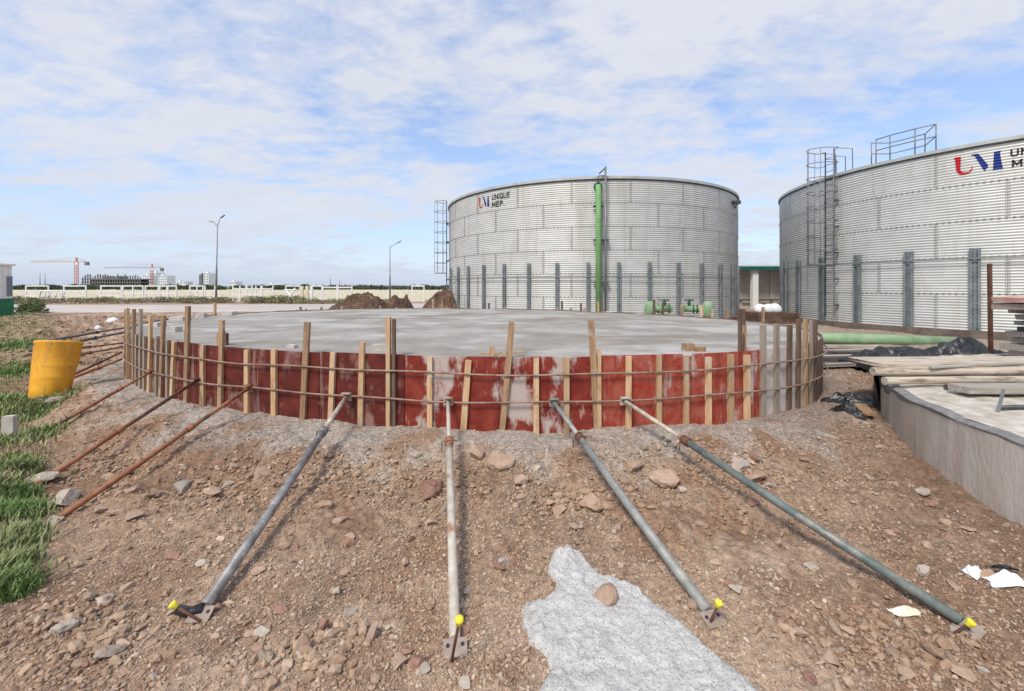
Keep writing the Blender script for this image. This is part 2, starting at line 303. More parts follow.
def front(px):
    """polar angle of the near side of the outline seen in column px"""
    P = HX + F * CX / CY; best = None
    for i in range(len(TT)):
        j = (i + 1) % len(TT)
        if (P[i] - px) * (P[j] - px) <= 0:
            if best is None or CY[i] < best[1]: best = (TT[i] + (TT[1] - TT[0]) * (px - P[i]) / (P[j] - P[i] + 1e-9), CY[i])
    if best is None: return TT[np.argmin(np.abs(P - px))]
    return best[0]
def sdist(x, y):
    dx = x - CEN[0]; dy = y - CEN[1]; return np.hypot(dx, dy) - np.interp(np.arctan2(dy, dx), np.append(TT, math.pi), np.append(RR, RR[0]))
WC, WR = np.array([9.32, 2.82]), 5.25                    # neighbouring ring foundation on the right
GE = np.array([(-3.8, -3), (-3.5, 1.0), (-3.45, 2.4), (-3.68, 2.9), (-4.22, 3.7), (-5.05, 4.6), (-5.85, 5.3), (-7.2, 6.3), (-8.9, 7.6), (-10.0, 9.4), (-13.5, 12.5), (-18, 17), (-26, 24), (-60, 56)])
def gedge(y): return np.interp(y, GE[:, 1], GE[:, 0])
def gz0(x, y):
    x = np.asarray(x, float); y = np.asarray(y, float)
    d = sdist(x, y)
    z = 0.27 * sstep(6.0, 11.0, y)
    shelf = 0.29 * (1 - sstep(0.12, 1.9, d + 0.25 * fbm(x, y, 0.9, 2, 5)))
    z = np.maximum(z, shelf)
    g = sstep(-0.35, 0.5, gedge(y) - x + 0.5 * fbm(x, y, 1.3, 3, 8)) * (1 - sstep(22, 40, y))
    z = z + 0.09 * g
    m = (1 - sstep(16, 26, y)) * sstep(10.8, 13.5, y) * sstep(-8.0, -11.5, x) * sstep(-34, -16, x) * sstep(1.2, 3.0, d)      # dug soil left of the slab
    z = z + m * (0.22 + 0.45 * fbm(x, y, 0.8, 4, 31) + .25 * np.abs(fbm(x, y, 2.7, 3, 33)))
    rw = np.hypot(x - WC[0], y - WC[1]) - WR
    z = z + 0.10 * (1 - sstep(0, 0.8, rw))
    return z, d, g, rw
def gz(x, y):
    x = np.asarray(x, float); y = np.asarray(y, float)
    z, d, g, rw = gz0(x, y)
    near = 1 - sstep(25, 60, np.hypot(x, y))
    am = 0.6 + 0.9 * sstep(0.15, 0.8, d) * (1 - sstep(1.6, 2.6, d))
    z = z + near * (0.075 * fbm(x, y, 0.7, 2, 2) + am * (0.085 * fbm(x, y, 2.2, 4, 3) + 0.03 * np.abs(fbm(x, y, 7.5, 3, 4)) + 0.012 * fbm(x, y, 26, 3, 6, 0.6)))
    for hx_, hy_, hr_, hd_ in ((-2.52, 4.13, .30, .11), (-2.2, 4.3, .16, .06), (-.80, 3.95, .20, .09), (.62, 3.72, .22, .09), (2.2, 4.2, .30, .09), (-3.4, 4.3, .3, .08), (1.4, 4.4, .25, .05), (-1.6, 4.2, .25, .06)):
        q2 = ((x - hx_) ** 2 + ((y - hy_) * 1.5) ** 2) / hr_ ** 2; z = z - hd_ * np.exp(-q2) + hd_ * .75 * np.exp(-((x - hx_) ** 2 + ((y - hy_ + hr_ * 1.1) * 1.6) ** 2) / hr_ ** 2)
    z = z - 0.25 * (1 - sstep(-0.4, -0.05, d))         # under the slab
    return z
def G(x, y): return float(gz(np.array([x]), np.array([y]))[0])
def at(px, py, z):
    d = (EYE - z) * F / (py - HY); return Vector(((px - HX) / F * d, d, z))
def atd(px, py, d): return Vector(((px - HX) / F * d, d, EYE - (py - HY) * d / F))
def atg(px, py):
    """where the view ray through a pixel meets the terrain"""
    z = 0.1
    for _ in range(12):
        p = at(px, py, z); z = 0.5 * z + 0.5 * G(p.x, p.y)
    return at(px, py, z)

# terrain sheet out to the horizon (denser where the photograph looks)
def ramp3(v, a, b): return a + (b - a) * v[:, None]
ang = np.concatenate([np.linspace(-58, 58, 900), np.linspace(58, 302, 90)[1:-1]]); ang = np.radians(ang)
rr_ = np.concatenate([np.geomspace(0.6, 1.4, 40), np.geomspace(1.4, 12, 560)[1:], np.geomspace(12, 60, 110)[1:], np.geomspace(60, 6000, 40)[1:]])
AA, RG = np.meshgrid(ang, rr_); gx = (RG * np.sin(AA)).ravel(); gy = (RG * np.cos(AA)).ravel()
gzv = gz(gx, gy)
na, nr = len(ang), len(rr_)
i0 = np.arange(nr - 1)[:, None] * na + np.arange(na)[None, :]; i1 = np.arange(nr - 1)[:, None] * na + (np.arange(na)[None, :] + 1) % na
gf = np.stack([i0, i1, i1 + na, i0 + na], -1).reshape(-1, 4)[:, ::-1]
V = np.stack([gx, gy, gzv], -1); V = np.vstack([V, [[0, 0, 0]]])
def soilcol(x, y):
    z, d, g, rw = gz0(x, y)
    n1 = fbm(x, y, 0.8, 4, 41) + 0.5; n2 = fbm(x, y, 3.1, 4, 51) + 0.5; n3 = fbm(x, y, 18, 3, 61) + 0.5
    brown = np.array([0.315, 0.20, 0.135]); tan = np.array([0.475, 0.35, 0.255]); grey = np.array([0.40, 0.365, 0.325]); red = np.array([0.27, 0.145, 0.09])
    dark = np.array([0.17, 0.115, 0.085]); pale = np.array([0.56, 0.51, 0.37]); dry = np.array([0.27, 0.22, 0.12])
    c = ramp3(sstep(0.15, 0.62, n1), brown, tan)
    c = c + (red - c) * (0.6 * sstep(0.55, 0.85, n2))[:, None]; c = c + (dark * 1.3 - c) * (0.5 * sstep(0.58, 0.85, fbm(x, y, 1.7, 4, 45) + .5) * sstep(.3, 1.2, d))[:, None]
    c = c + (tan - c) * (0.55 * sstep(-1.2, -2.6, x) * (1 - sstep(3.5, 5, y)) * sstep(0.3, .7, n2))[:, None]
    gd = (1 - sstep(0.25, 1.0, d + 0.9 * (n2 - 0.5))); c = c + (grey - c) * (0.85 * gd * (d > -.5))[:, None]
    fg = sstep(8.5, 10.5, y) * sstep(-6, 0, x); c = c + (np.array([.34, .285, .235]) - c) * (.75 * fg)[:, None]
    md = sstep(.5, 1.1, d + .8 * (n2 - .5)) * (1 - sstep(1.8, 3.0, d + 1.2 * (n1 - .5))) * (1 - sstep(7, 9, y)); c = c + (np.array([.27, .165, .105]) - c) * (.45 * md)[:, None]
    rt = sstep(2.2, 4.2, x) * (1 - sstep(9, 11, y)); c = c + (dark * 1.25 - c) * (0.55 * rt)[:, None]
    c = c + (dry - c) * (0.75 * g)[:, None]
    fz = sstep(24, 40, y); c = c + (np.array([0.36, 0.27, 0.2]) - c) * (0.7 * fz)[:, None]
    f2 = sstep(56, 60, y) ; c = c + (pale - c) * (0.92 * f2)[:, None]
    f3 = sstep(220, 500, y); c = c + (np.array([0.42, 0.44, 0.34]) - c) * (0.8 * f3)[:, None]
    return c * (0.82 + 0.36 * n3)[:, None]
gc = soilcol(V[:, 0], V[:, 1])
me = npmesh('ground', V, gf, gc, True)
ground = link('ground', me, 'ground'); props(ground, kind='structure')
cap = MB(); k = 24
cap.add([(0.62 * math.sin(2 * math.pi * j / k), 0.62 * math.cos(2 * math.pi * j / k), -0.12) for j in range(k)], [tuple(range(k))[::-1]])
props(cap.build('soil_patch', 'clod'), kind='structure')

# pale road across the site, and the rusty line beyond it
rm = MB()
pr = [(-60, 33.5), (-30, 34.2), (-14, 36), (-4, 37.5), (8, 38)]
for a, b in zip(pr[:-1], pr[1:]):
    k = 8
    for i in range(k):
        t0, t1 = i / k, (i + 1) / k
        x0 = a[0] + (b[0] - a[0]) * t0; x1 = a[0] + (b[0] - a[0]) * t1; y0 = a[1] + (b[1] - a[1]) * t0; y1 = a[1] + (b[1] - a[1]) * t1
        rm.add([(x0, y0 - 5, .35), (x1, y1 - 5, .35), (x1, y1 + 6, .35), (x0, y0 + 6, .35), (x0, y0 - 5.6, .2), (x1, y1 - 5.6, .2)], [(0, 1, 2, 3), (4, 5, 1, 0)])
props(rm.build('road', 'road'), kind='structure')

# ------------------------------------------------------------------ concrete slab and formwork
sl = MB(); n = 240; ts = np.linspace(-math.pi, math.pi, n + 1)[:-1]
rings = [(-0.004, 0.05), (-0.004, ZS - 0.02), (-0.03, ZS), (-0.5, ZS)]
vs = []
for off, z in rings:
    for t in ts:
        p, _, _ = cpt(t, off); vs.append((p[0], p[1], z))
fs = [(a * n + j, a * n + (j + 1) % n, (a + 1) * n + (j + 1) % n, (a + 1) * n + j) for a in range(3) for j in range(n)]
vs.append((CEN[0], CEN[1], ZS)); fs += [(3 * n + j, 3 * n + (j + 1) % n, len(vs) - 1) for j in range(n)]
sl.add(vs, fs); sl.build('concrete_slab', 'slab', org=(CEN[0], CEN[1], 0.2))
slab = bpy.data.objects['concrete_slab']; props(slab, 'large round freshly poured grey concrete slab inside the formwork', 'slab')

fw = thing('formwork', (CEN[0], CEN[1], 0.2), 'ring of red brown plywood shuttering with timber battens round the slab', 'formwork')
# plywood sheets
arc = np.concatenate([[0], np.cumsum(np.hypot(np.diff(CX), np.diff(CY)))]); tot = arc[-1]; nP = int(tot / 1.15)
tb = np.interp(np.linspace(0, tot, nP + 1), arc, TT)
tb[-1] = math.pi
prnd = random.Random(3)
for i in range(nP):
    t0, t1 = tb[i], tb[i + 1]; tm = (t0 + t1) / 2; p, _, _ = cpt(tm); px = HX + F * p[0] / p[1]
    nearside = p[1] < 9.2
    if nearside and px < 395: mm = 'ply_dark'
    elif nearside and px < 640: mm = 'ply_mid'
    elif nearside and px < 745: mm = 'ply_pink'
    elif nearside and px < 815: mm = 'ply_white' if px < 790 else 'ply_brown'
    else: mm = 'ply_brown'
    if nearside and px < 170: mm = 'ply_brown'
    top = ZS + 0.012 + prnd.uniform(0, 0.015); bot = 0.12; k = 7; b = MB(); vs = []
    tt = [t0 + (t1 - t0) * (0.004 + 0.992 * j / (k - 1)) for j in range(k)]
    for t in tt:
        for off in (0.0, 0.02):
            q, _, _ = cpt(t, off)
            vs += [(q[0], q[1], bot), (q[0], q[1], top)]
    fs = []
    for j in range(k - 1):
        a = j * 4; c = (j + 1) * 4
        fs += [(a + 2, c + 2, c + 3, a + 3), (a + 1, a + 3, c + 3, c + 1), (a, a + 1, c + 1, c), (a, c, c + 2, a + 2)]
    fs += [(0, 2, 3, 1), ((k - 1) * 4, (k - 1) * 4 + 1, (k - 1) * 4 + 3, (k - 1) * 4 + 2)]
    b.add(vs, fs); b.build('panel', mm, fw)
# battens: column, top row in the picture, material, width, lean
BT = [(126, 309, 'w_tan', .10, 0), (131, 308, 'w_tan', .10, .02), (137, 309, 'w_brown', .10, 0), (140, 334, 'w_grey', .09, 0), (144, 309, 'w_grey', .09, 0), (148, 336, 'w_grey', .09, 0), (153, 315, 'w_tan', .085, .06),
      (160, 336, 'w_grey', .08, .02), (165, 315, 'w_brown', .085, .08), (171, 340, 'w_grey', .08, 0), (176, 341, 'w_tan', .085, .07), (190, 306, 'w_brown', .09, .04), (206, 345, 'w_tan', .09, 0),
      (224, 320, 'w_brown', .09, .03), (250, 350, 'w_tan', .08, 0), (277, 349, 'w_tan', .08, 0), (307, 322, 'w_brown', .08, .06), (334, 352, 'w_tan', .075, .03), (363, 342, 'w_tan', .07, 0.02),
      (390, 317, 'w_tan', .06, 0), (395.5, 319, 'w_dark', .045, 0), (431, 357, 'w_tan', .065, 0), (466, 360, 'w_tan', .075, .05), (506, 322, 'w_brown', .075, .09), (536, 358, 'w_tan', .07, 0),
      (566, 357, 'w_tan', .07, 0), (594, 320, 'w_brown', .08, -.06), (598, 349, 'w_tan', .05, 0), (627, 356, 'w_tan', .07, 0), (657, 355, 'w_tan', .07, 0), (684, 357, 'w_tan', .07, 0), (706, 357, 'w_tan', .075, 0),
      (728, 354, 'w_tan', .08, 0), (744, 355, 'w_tan', .085, 0), (760, 325, 'w_grey', .09, 0), (773.5, 324, 'w_grey', .085, 0), (786, 325, 'w_dark', .085, .02), (795, 319, 'w_dark', .075, .02), (802, 319, 'w_brown', .075, 0),
      (808, 320, 'w_grey', .07, 0), (812, 321, 'w_dark', .07, 0)]  # right-end battens: shade on that side put into darker timber colours
brnd = random.Random(5)
for px, ty, mm, wd, lean in BT:
    t = front(px); p, nn, tg = cpt(t, 0.021 + 0.022); dd = p[1]; zt = EYE - (ty - HY) * dd / F
    b = MB(); zb = 0.17 + brnd.uniform(0, 0.03)
    b0 = Vector((p[0], p[1], zb)) - Vector((tg[0], tg[1], 0)) * lean * 0.6; b1 = Vector((p[0], p[1], zt)) + Vector((tg[0], tg[1], 0)) * lean * 0.8
    b.beam(b0, b1, wd * .92, 0.040, up=(nn[0], nn[1], 0), jit=0.003); b.build('batten', mm, fw)
# taller pegs standing just inside, and the far side of the ring
for px, ty, mm, wd in [(212, 331, 'w_brown', .09), (216, 333, 'w_dark', .07), (745, 309, 'w_dark', .09), (746.5, 325, 'w_brown', .08), (491, 346, 'w_tan', .05), (209, 333, 'w_brown', .06)]:
    t = front(px); p, nn, tg = cpt(t, -0.14 if ty > 330 else -0.05); zt = EYE - (ty - HY) * p[1] / F
    b = MB(); b.beam((p[0], p[1], ZS - 0.05), (p[0], p[1], zt), wd, 0.04, up=(nn[0], nn[1], 0), jit=0.003); b.build('peg', mm, fw)
tbk = [t for t in np.linspace(-0.2, 3.6, 44)]
for t in tbk:
    p, nn, tg = cpt(t, 0.043)
    if p[1] < 9.6: continue
    b = MB(); hh = brnd.choice([0.0, 0.02, 0.0, 0.12, 0.35 if p[0] > 2 or p[0] < -8 else 0.1]) + brnd.uniform(0, .03)
    b.beam((p[0], p[1], 0.17), (p[0], p[1], ZS + hh), 0.08, 0.04, up=(nn[0], nn[1], 0), jit=0.004); b.build('batten', brnd.choice(['w_grey', 'w_brown', 'w_tan']), fw)
for zr, sg in ((0.975, 1), (0.645, 2)):
    pts = []
    for t in np.linspace(-math.pi, math.pi, 181)[:-1]:
        p, _, _ = cpt(t, 0.021 + 0.045 + 0.012); pts.append((p[0], p[1], zr + 0.012 * math.sin(7 * t + sg) + 0.008 * math.sin(17 * t + sg * 2)))
    MB().path(pts, 0.012, 6, closed=True).build('tie_rod', 'rod', fw)

# ------------------------------------------------------------------ raking struts
def strut(tx, foot, mm_low, mm_up, r, label, zt=0.645, split=0.35, plate=True, pins=True, head=True, upr=0.72, group='raking props holding the formwork'):
    t = front(tx); p, nn, tg = cpt(t, 0.10); a = Vector((p[0], p[1], zt)); f = atg(*foot); f = Vector((f.x, f.y, G(f.x, f.y) + r))
    o = thing('raking_strut', f, label, 'prop', group); u = (a - f).normalized(); ln = (a - f).length
    j = f + u * ln * (1 - split)
    sag = Vector((0, 0, -0.012))
    MB().path([f, f + (j - f) * 0.5 + sag, j], r, 12).build('outer_tube', mm_low, o)
    MB().path([j - u * 0.02, a], r * upr, 10).build('inner_tube', mm_up, o)
    MB().tube(j - u * 0.05, j + u * 0.03, r * 1.35, 12).build('collar', {'rust': 'rust', 's_grey': 's_grey', 's_white': 'rust'}.get(mm_low, 'rust_dark'), o)
    if pins:
        sd_ = u.cross(Vector((0, 0, 1))).normalized(); b = MB()
        b.path([j - sd_ * 0.075 + Vector((0, 0, -0.09)), j - sd_ * 0.07, j + sd_ * 0.03 + Vector((0, 0, .01)), j + sd_ * 0.08], 0.005, 5)
        b.path([j + u * 0.06 - sd_ * 0.05 + Vector((0, 0, -0.08)), j + u * 0.05 + sd_ * 0.06 + Vector((0, 0, .02))], 0.004, 5)
        b.build('locking_pin', 'rust_dark', o)
    if head:
        n3 = Vector((nn[0], nn[1], 0)); t3 = Vector((tg[0], tg[1], 0)); b = MB(); c = a - n3 * 0.022
        b.box(c, t3 * 0.055, n3 * 0.006, Vector((0, 0, 0.05))); b.box(c + Vector((0, 0, .045)) + n3 * .03, t3 * 0.055, n3 * 0.03, Vector((0, 0, 0.005)))
        b.build('head_plate', mm_up, o)
    if plate:
        h = Vector((u.x, u.y, 0)).normalized(); s2 = h.cross(Vector((0, 0, 1))); b = MB(); nrm = (h * -0.45 + Vector((0, 0, .89))).normalized(); al = nrm.cross(s2).normalized()
        c = f - h * 0.045 + Vector((0, 0, -0.01))
        # solid plate; two black discs on top stand in for shaded bolt holes
        b.box(c, s2 * 0.065, al * 0.045, nrm * 0.004)
        b.build('base_plate', 'plate', o)
        hb = MB()
        for q in (-1, 1): hb.tube(c + s2 * 0.04 * q + al * 0.012 + nrm * 0.0045, c + s2 * 0.04 * q + al * 0.012 + nrm * 0.0055, 0.011, 10)
        hb.build('hole_shade_disc', 'ink', o)
    return f, u
st = {}
st[1] = strut(158, (31, 440), 'rust', 'rust', .022, 'rusty prop whose foot lies at the grass beside the pale block', pins=False, plate=False, upr=.85, split=.3)
st[2] = strut(203, (33, 489), 'rust', 'rust_dark', .024, 'rusty prop with a dark middle stretch, second in front of the barrel', pins=False, plate=False, upr=.95, split=.55)
st[3] = strut(255, (60, 520), 'rust', 'rust', .026, 'longest orange rusty prop, ending at the grass edge', pins=False, plate=True, upr=.9, split=.4)
st[4] = strut(351, (205, 613), 's_grey', 's_white', .036, 'dark grey steel prop with a cement splashed upper half', split=.28)
st[5] = strut(450, (455, 645), 's_white', 's_white', .032, 'pale dusty prop pointing straight at the viewer', split=.3, upr=.68)
st[6] = strut(553, (708, 617), 's_green', 's_green', .034, 'grey green prop reaching down beside the mortar spill', split=.28)
st[7] = strut(622, (962, 627), 's_teal', 's_white', .033, 'dark teal prop running far right to the paper scrap', split=.3)
# left bundle behind the barrel
t0 = front(128)
for i, (zt, foot, mm, r, lab) in enumerate([
        (0.62, (42, 391), 'rust', .028, 'pale rusty prop crossing the foot of the orange barrel'), (0.72, (47, 388), 'rust_dark', .024, 'thin dark prop crossing the barrel just above another'),
        (0.80, (20, 366), 'rust_dark', .024, 'dark prop passing behind the barrel, lowest of those'), (0.86, (24, 356), 'rust_dark', .024, 'dark prop passing behind the barrel, middle one'),
        (1.06, (30, 352), 'galv_dark', .030, 'black pipe running flat from formwork to the back of the barrel'), (1.14, (28, 345), 'galv_dark', .026, 'topmost black pipe between formwork and barrel top')]):
    t = t0 + [0.02, -0.02, -0.05, -0.08, -0.11, -0.15][i]; p, nn, tg = cpt(t, 0.10); a = Vector((p[0], p[1], zt)); f = atg(*foot)
    if i >= 4: f = atd(foot[0], foot[1], a.y + 0.6)
    f = Vector((f.x, f.y, f.z + r)); o = thing('raking_strut', f, lab, 'prop', 'props beside the barrel')
    j = f + (a - f) * 0.7
    MB().tube(f, j, r, 10).build('outer_tube', mm, o); MB().tube(j, a, r * .8, 10).build('inner_tube', mm, o)
    MB().tube(j + (f - j).normalized() * .04, j + (a - j).normalized() * .03, r * 1.3, 10).build('collar', mm, o)

# anchor stakes with yellow caps
for i, (foot, tip, lab) in enumerate([((202, 622), (175, 606), 'leaning rebar stake with yellow cap at the foot of the dark grey prop'),
                                      ((453, 652), (459, 622), 'upright rebar stake with yellow cap in front of the pale dusty prop'),
                                      ((709, 625), (718, 605), 'rebar stake with yellow cap by the mortar spill'),
                                      ((955, 633), (969, 624), 'short stake with yellow cap at the end of the teal prop')]):
    f = atg(*foot); f.z = G(f.x, f.y); f -= Vector((0, 0.06, 0)) if i in (1,) else Vector((0, 0, 0))
    dist = f.y - (0.10 if i == 1 else 0.03); tp = atd(tip[0], tip[1], dist)
    if tp.z < f.z + 0.03: tp.z = f.z + 0.05
    o = thing('anchor_stake', f, lab, 'stake', 'yellow capped anchor stakes')
    MB().tube(f - (tp - f).normalized() * 0.08, tp, 0.008, 8).build('rod', 'rust_dark', o)
    u = (tp - f).normalized(); c = tp; b = MB()
    b.path([c - u * .015, c - u * .012, c + u * .004, c + u * .014, c + u * .026, c + u * .030], [.010, .016, .0165, .023, .021, .010], 12); b.build('cap', 'yellow_cap', o)
# black collar lying at the grey prop's foot
f = st[4][0]; b = MB(); b.path([f + Vector((0.0, -0.01, .0)), f + Vector((-0.07, -0.03, -0.01)), f + Vector((-0.15, -0.02, 0.0))], [.036, .03, .028], 10)
props(b.build('rubber_sleeve', 'black', org=tuple(f)), 'black ribbed rubber sleeve at the foot of the dark grey prop', 'sleeve')

# ------------------------------------------------------------------ ring foundation on the right
def arcpts(c, r, a0, a1, n): return [(c[0] + r * math.cos(a), c[1] + r * math.sin(a)) for a in np.linspace(a0, a1, n)]
rf = thing('ring_foundation', (WC[0], WC[1], 0.0), 'stained round concrete foundation wall with timber lying on top', 'foundation')
b = MB(); n = 160; prof = [(WR, -0.1), (WR + .003, .60)]; vs = []
aa = np.linspace(0, 2 * math.pi, n + 1)[:-1]
wob = lambda a, z: 0.012 * math.sin(9 * a) + 0.006 * math.sin(23 * a + z * 3)
for z in (-0.1, 0.15, 0.35, 0.55, 0.735):
    for a in aa: r = WR + wob(a, z); vs.append((WC[0] + r * math.cos(a), WC[1] + r * math.sin(a), z))
fs = [(k * n + j, k * n + (j + 1) % n, (k + 1) * n + (j + 1) % n, (k + 1) * n + j) for k in range(4) for j in range(n)]
b.add(vs, fs, True); b.build('wall', 'wallcon', rf)
b = MB(); vs = []; crn = random.Random(9); ed = [crn.uniform(-1, 1) for _ in aa]
for k, (dr, z) in enumerate(((0.0, 0.60), (0.010, .735), (0.010, 0.745), (-0.02, 0.760), (-0.09, 0.765))):
    for j, a in enumerate(aa):
        r = WR + wob(a, .6) + dr + 0.006 * ed[j]; vs.append((WC[0] + r * math.cos(a), WC[1] + r * math.sin(a), (z + 0.012 * ed[j - 3] if k else .735 - .014 - .15 * (1 - float(sstep(2.45, 2.85, a))) * float(a > 1.6) + .004 * ed[j - 5])))
b.add(vs, [(k * n + j, k * n + (j + 1) % n, (k + 1) * n + (j + 1) % n, (k + 1) * n + j) for k in range(4) for j in range(n)]); b.build('coping', 'coping', rf)
# rough infill
gr = 90; xs = np.linspace(-WR, WR, gr); X, Y = np.meshgrid(xs, xs); rr2 = np.hypot(X, Y)
Z = 0.757 + 0.03 * fbm(X, Y, 2, 4, 77) + 0.0 * X
idx = np.arange(gr * gr).reshape(gr, gr); q = np.stack([idx[:-1, :-1], idx[:-1, 1:], idx[1:, 1:], idx[1:, :-1]], -1).reshape(-1, 4)
keep = (rr2.ravel()[q] < WR + 0.06).all(1)
sc = np.minimum(1, (WR - 0.06) / np.maximum(rr2, 1e-6)); VV = np.stack([(X * sc + WC[0]).ravel(), (Y * sc + WC[1]).ravel(), Z.ravel()], -1)
me = npmesh('infill', VV, q[keep], None, True); link('infill', me, 'whitecon', rf)
# black sheet hanging where the wall turns away
b = MB(); a0, a1 = R_(112), R_(143); k = 14; vs = []
for z in (0.05, 0.3, 0.55, 0.78, 0.80):
    for j in range(k):
        a = a0 + (a1 - a0) * j / (k - 1); r = WR + 0.05 + 0.04 * math.sin(j * 1.7 + z * 5) + (0.05 if z < .2 else 0) - (0.15 if z > .79 else 0)
        vs.append((WC[0] + r * math.cos(a), WC[1] + r * math.sin(a), z))
b.add(vs, [(q_ * k + j, q_ * k + j + 1, (q_ + 1) * k + j + 1, (q_ + 1) * k + j) for q_ in range(4) for j in range(k - 1)], True)
b.build('membrane', 'black', rf)

def lumber(name, p0, p1, wd, ht, m, label, cat, group=None, jit=.006, up=(0, 0, 1)):
    b = MB(); b.beam(p0, p1, wd, ht, up=up, jit=jit); return props(b.build(name, m, org=tuple((Vector(p0) + Vector(p1)) / 2)), label, cat, group)
def log(p0, p1, r, m, label, group=None, seed=1):
    rn = random.Random(seed); k = 14; pts = []; rs = []
    for i in range(k):
        t = i / (k - 1); pts.append(Vector(p0).lerp(Vector(p1), t) + Vector((0, rn.uniform(-.012, .012), rn.uniform(-.006, .006)))); rs.append(r * (1 + rn.uniform(-.08, .08)) * (1 - .12 * t))
    b = MB(); b.path(pts, rs, 12); return props(b.build('log', m, org=tuple(p0)), label, 'log', group)
lumber('wide_plank', (4.95, 6.05, .955), (9.6, 6.05, .955), .62, .05, 'w_pale', 'widest bleached plank lying at the back of the ring foundation', 'plank', jit=.02)
log((4.72, 5.62, .89), (9.6, 5.66, .90), .060, 'w_pale', 'bleached eucalyptus log lying directly before the widest plank', 'logs on the foundation', 2)
log((4.62, 5.34, .835), (9.6, 5.40, .85), .052, 'w_pale', 'front bleached log, its tip over the foundation rim', 'logs on the foundation', 3)
log((5.0, 5.55, .80), (9.0, 5.50, .80), .035, 'w_board', 'thin grey pole in the dark gap under the front log', 'logs on the foundation', 4)
log((5.2, 5.15, .80), (6.2, 5.30, .80), .030, 'w_bdark', 'short dark pole poking out under the front log', 'logs on the foundation', 6)
lumber('plank', (5.12, 4.93, .835), (9.4, 4.98, .835), .24, .075, 'w_board', 'thick grey sawn plank in front of the logs', 'plank')
lumber('plank', (6.0, 5.05, .90), (9.4, 5.12, .90), .16, .035, 'w_pale', 'narrow pale plank resting on the thick grey one', 'plank')
b = MB(); b.tube((4.85, 4.28, .80), (7.5, 4.50, .80), .022, 10); props(b.build('steel_pipe', 'galv_dark', org=(4.85, 4.28, .78)), 'dark steel pipe lying on the foundation near the right edge', 'pipe')
b = MB(); b.beam((4.77, 4.22, .78), (4.86, 4.25, .99), .035, .006, up=(0, 1, 0)); props(b.build('steel_strip', 'galv', org=(4.77, 4.22, .77)), 'thin grey metal strip standing beside the dark steel pipe', 'metal strip')
lumber('stick', (5.4, 5.55, .965), (8.3, 5.95, 1.0), .03, .025, 'w_board', 'thin grey stick lying slantwise across the bleached logs', 'stick')
lumber('plank', (6.3, 4.72, .80), (9.2, 4.80, .805), .16, .03, 'w_board', 'flat grey plank nearest the viewer on the foundation', 'plank')
# stack of sheets at the right edge
prn = random.Random(12)
zz = .30
labs = {0: 'lowest weathered sheet in the plywood pile behind the foundation', 13: 'faded red sheet topping the plywood pile'}
names = ['bottom', 'second', 'third', 'fourth', 'fifth', 'sixth', 'seventh', 'eighth', 'ninth', 'tenth', 'eleventh', 'twelfth', 'thirteenth', 'top']
xl = [v_ + .46 for v_ in (8.25, 8.3, 8.25, 8.35, 8.4, 8.3, 8.45, 8.35, 8.5, 8.55, 8.4, 8.5, 8.15, 8.1)]
for i in range(14):
    thk = prn.choice([.075, .09, .10]); tilt = prn.uniform(-.03, .03) + (.012 * (i - 5) if i > 5 else 0); yy = 7.2 + prn.uniform(-.12, .12)
    zz += thk / 2 + prn.uniform(.012, .035)
    lumber('plywood_sheet', (xl[i], yy, zz + (.02 if i < 12 else 0)), (11.2, yy + prn.uniform(-.15, .15), zz + tilt * 1.5), 1.1 if i > 10 else prn.uniform(.7, 1.0), thk, 'ply_faded' if i == 13 else prn.choice(['w_board', 'w_bdark', 'w_board', 'w_grey']),
           labs.get(i, 'weathered grey sheet, %s from below in the plywood pile' % names[i]), 'plywood', 'sheets piled at the right edge', jit=.012)
    zz += thk / 2
b = MB(); b.beam((9.47, 8.5, .2), (9.44, 8.5, 2.46), .055, .05, up=(0, 1, 0)); props(b.build('steel_post', 'rust_dark', org=(9.45, 8.5, .2)), 'rusty red brown steel post standing beside the plywood pile', 'post')
# black tarpaulin heap
nx_, ny_ = 110, 34; U, Vv = np.meshgrid(np.linspace(0, 1, nx_), np.linspace(0, 1, ny_))
tx = 7.35 + 3.5 * U - 0.4 * Vv * (U - .3); ty_ = 8.35 + 1.6 * Vv + .3 * fbm(U * 5, Vv * 3, 1, 2, 4)
env = np.sin(math.pi * np.clip(Vv, 0, 1)) ** .6 * (0.92 + .16 * np.sin(U * 9.5 + .6)) * np.sin(math.pi * np.clip(U, 0.0, 1)) ** .35
tz = .24 + 0.66 * env * (0.85 + .7 * fbm(U * 9, Vv * 4, 1, 3, 8)) + .10 * np.abs(fbm(U * 22, Vv * 8, 1, 3, 9))
id2 = np.arange(nx_ * ny_).reshape(ny_, nx_); q = np.stack([id2[:-1, :-1], id2[:-1, 1:], id2[1:, 1:], id2[1:, :-1]], -1).reshape(-1, 4)
me = npmesh('tarpaulin', np.stack([tx.ravel(), ty_.ravel(), tz.ravel()], -1), q, None, False)
props(link('tarpaulin', me, 'black', None, (9, 9, .25)), 'crumpled shiny black tarpaulin heaped behind the logs', 'tarpaulin')
# big green pipe lying on the ground
a = atd(796, 337.5, 13.0); c = atd(962, 342.5, 13.2)
b = MB(); b.tube(a, c, .17, 24); props(b.build('lying_pipe', 'green_pale', org=tuple(a - Vector((0, 0, .17)))), 'long pale green pipe lying on the ground before the right tank', 'pipe')
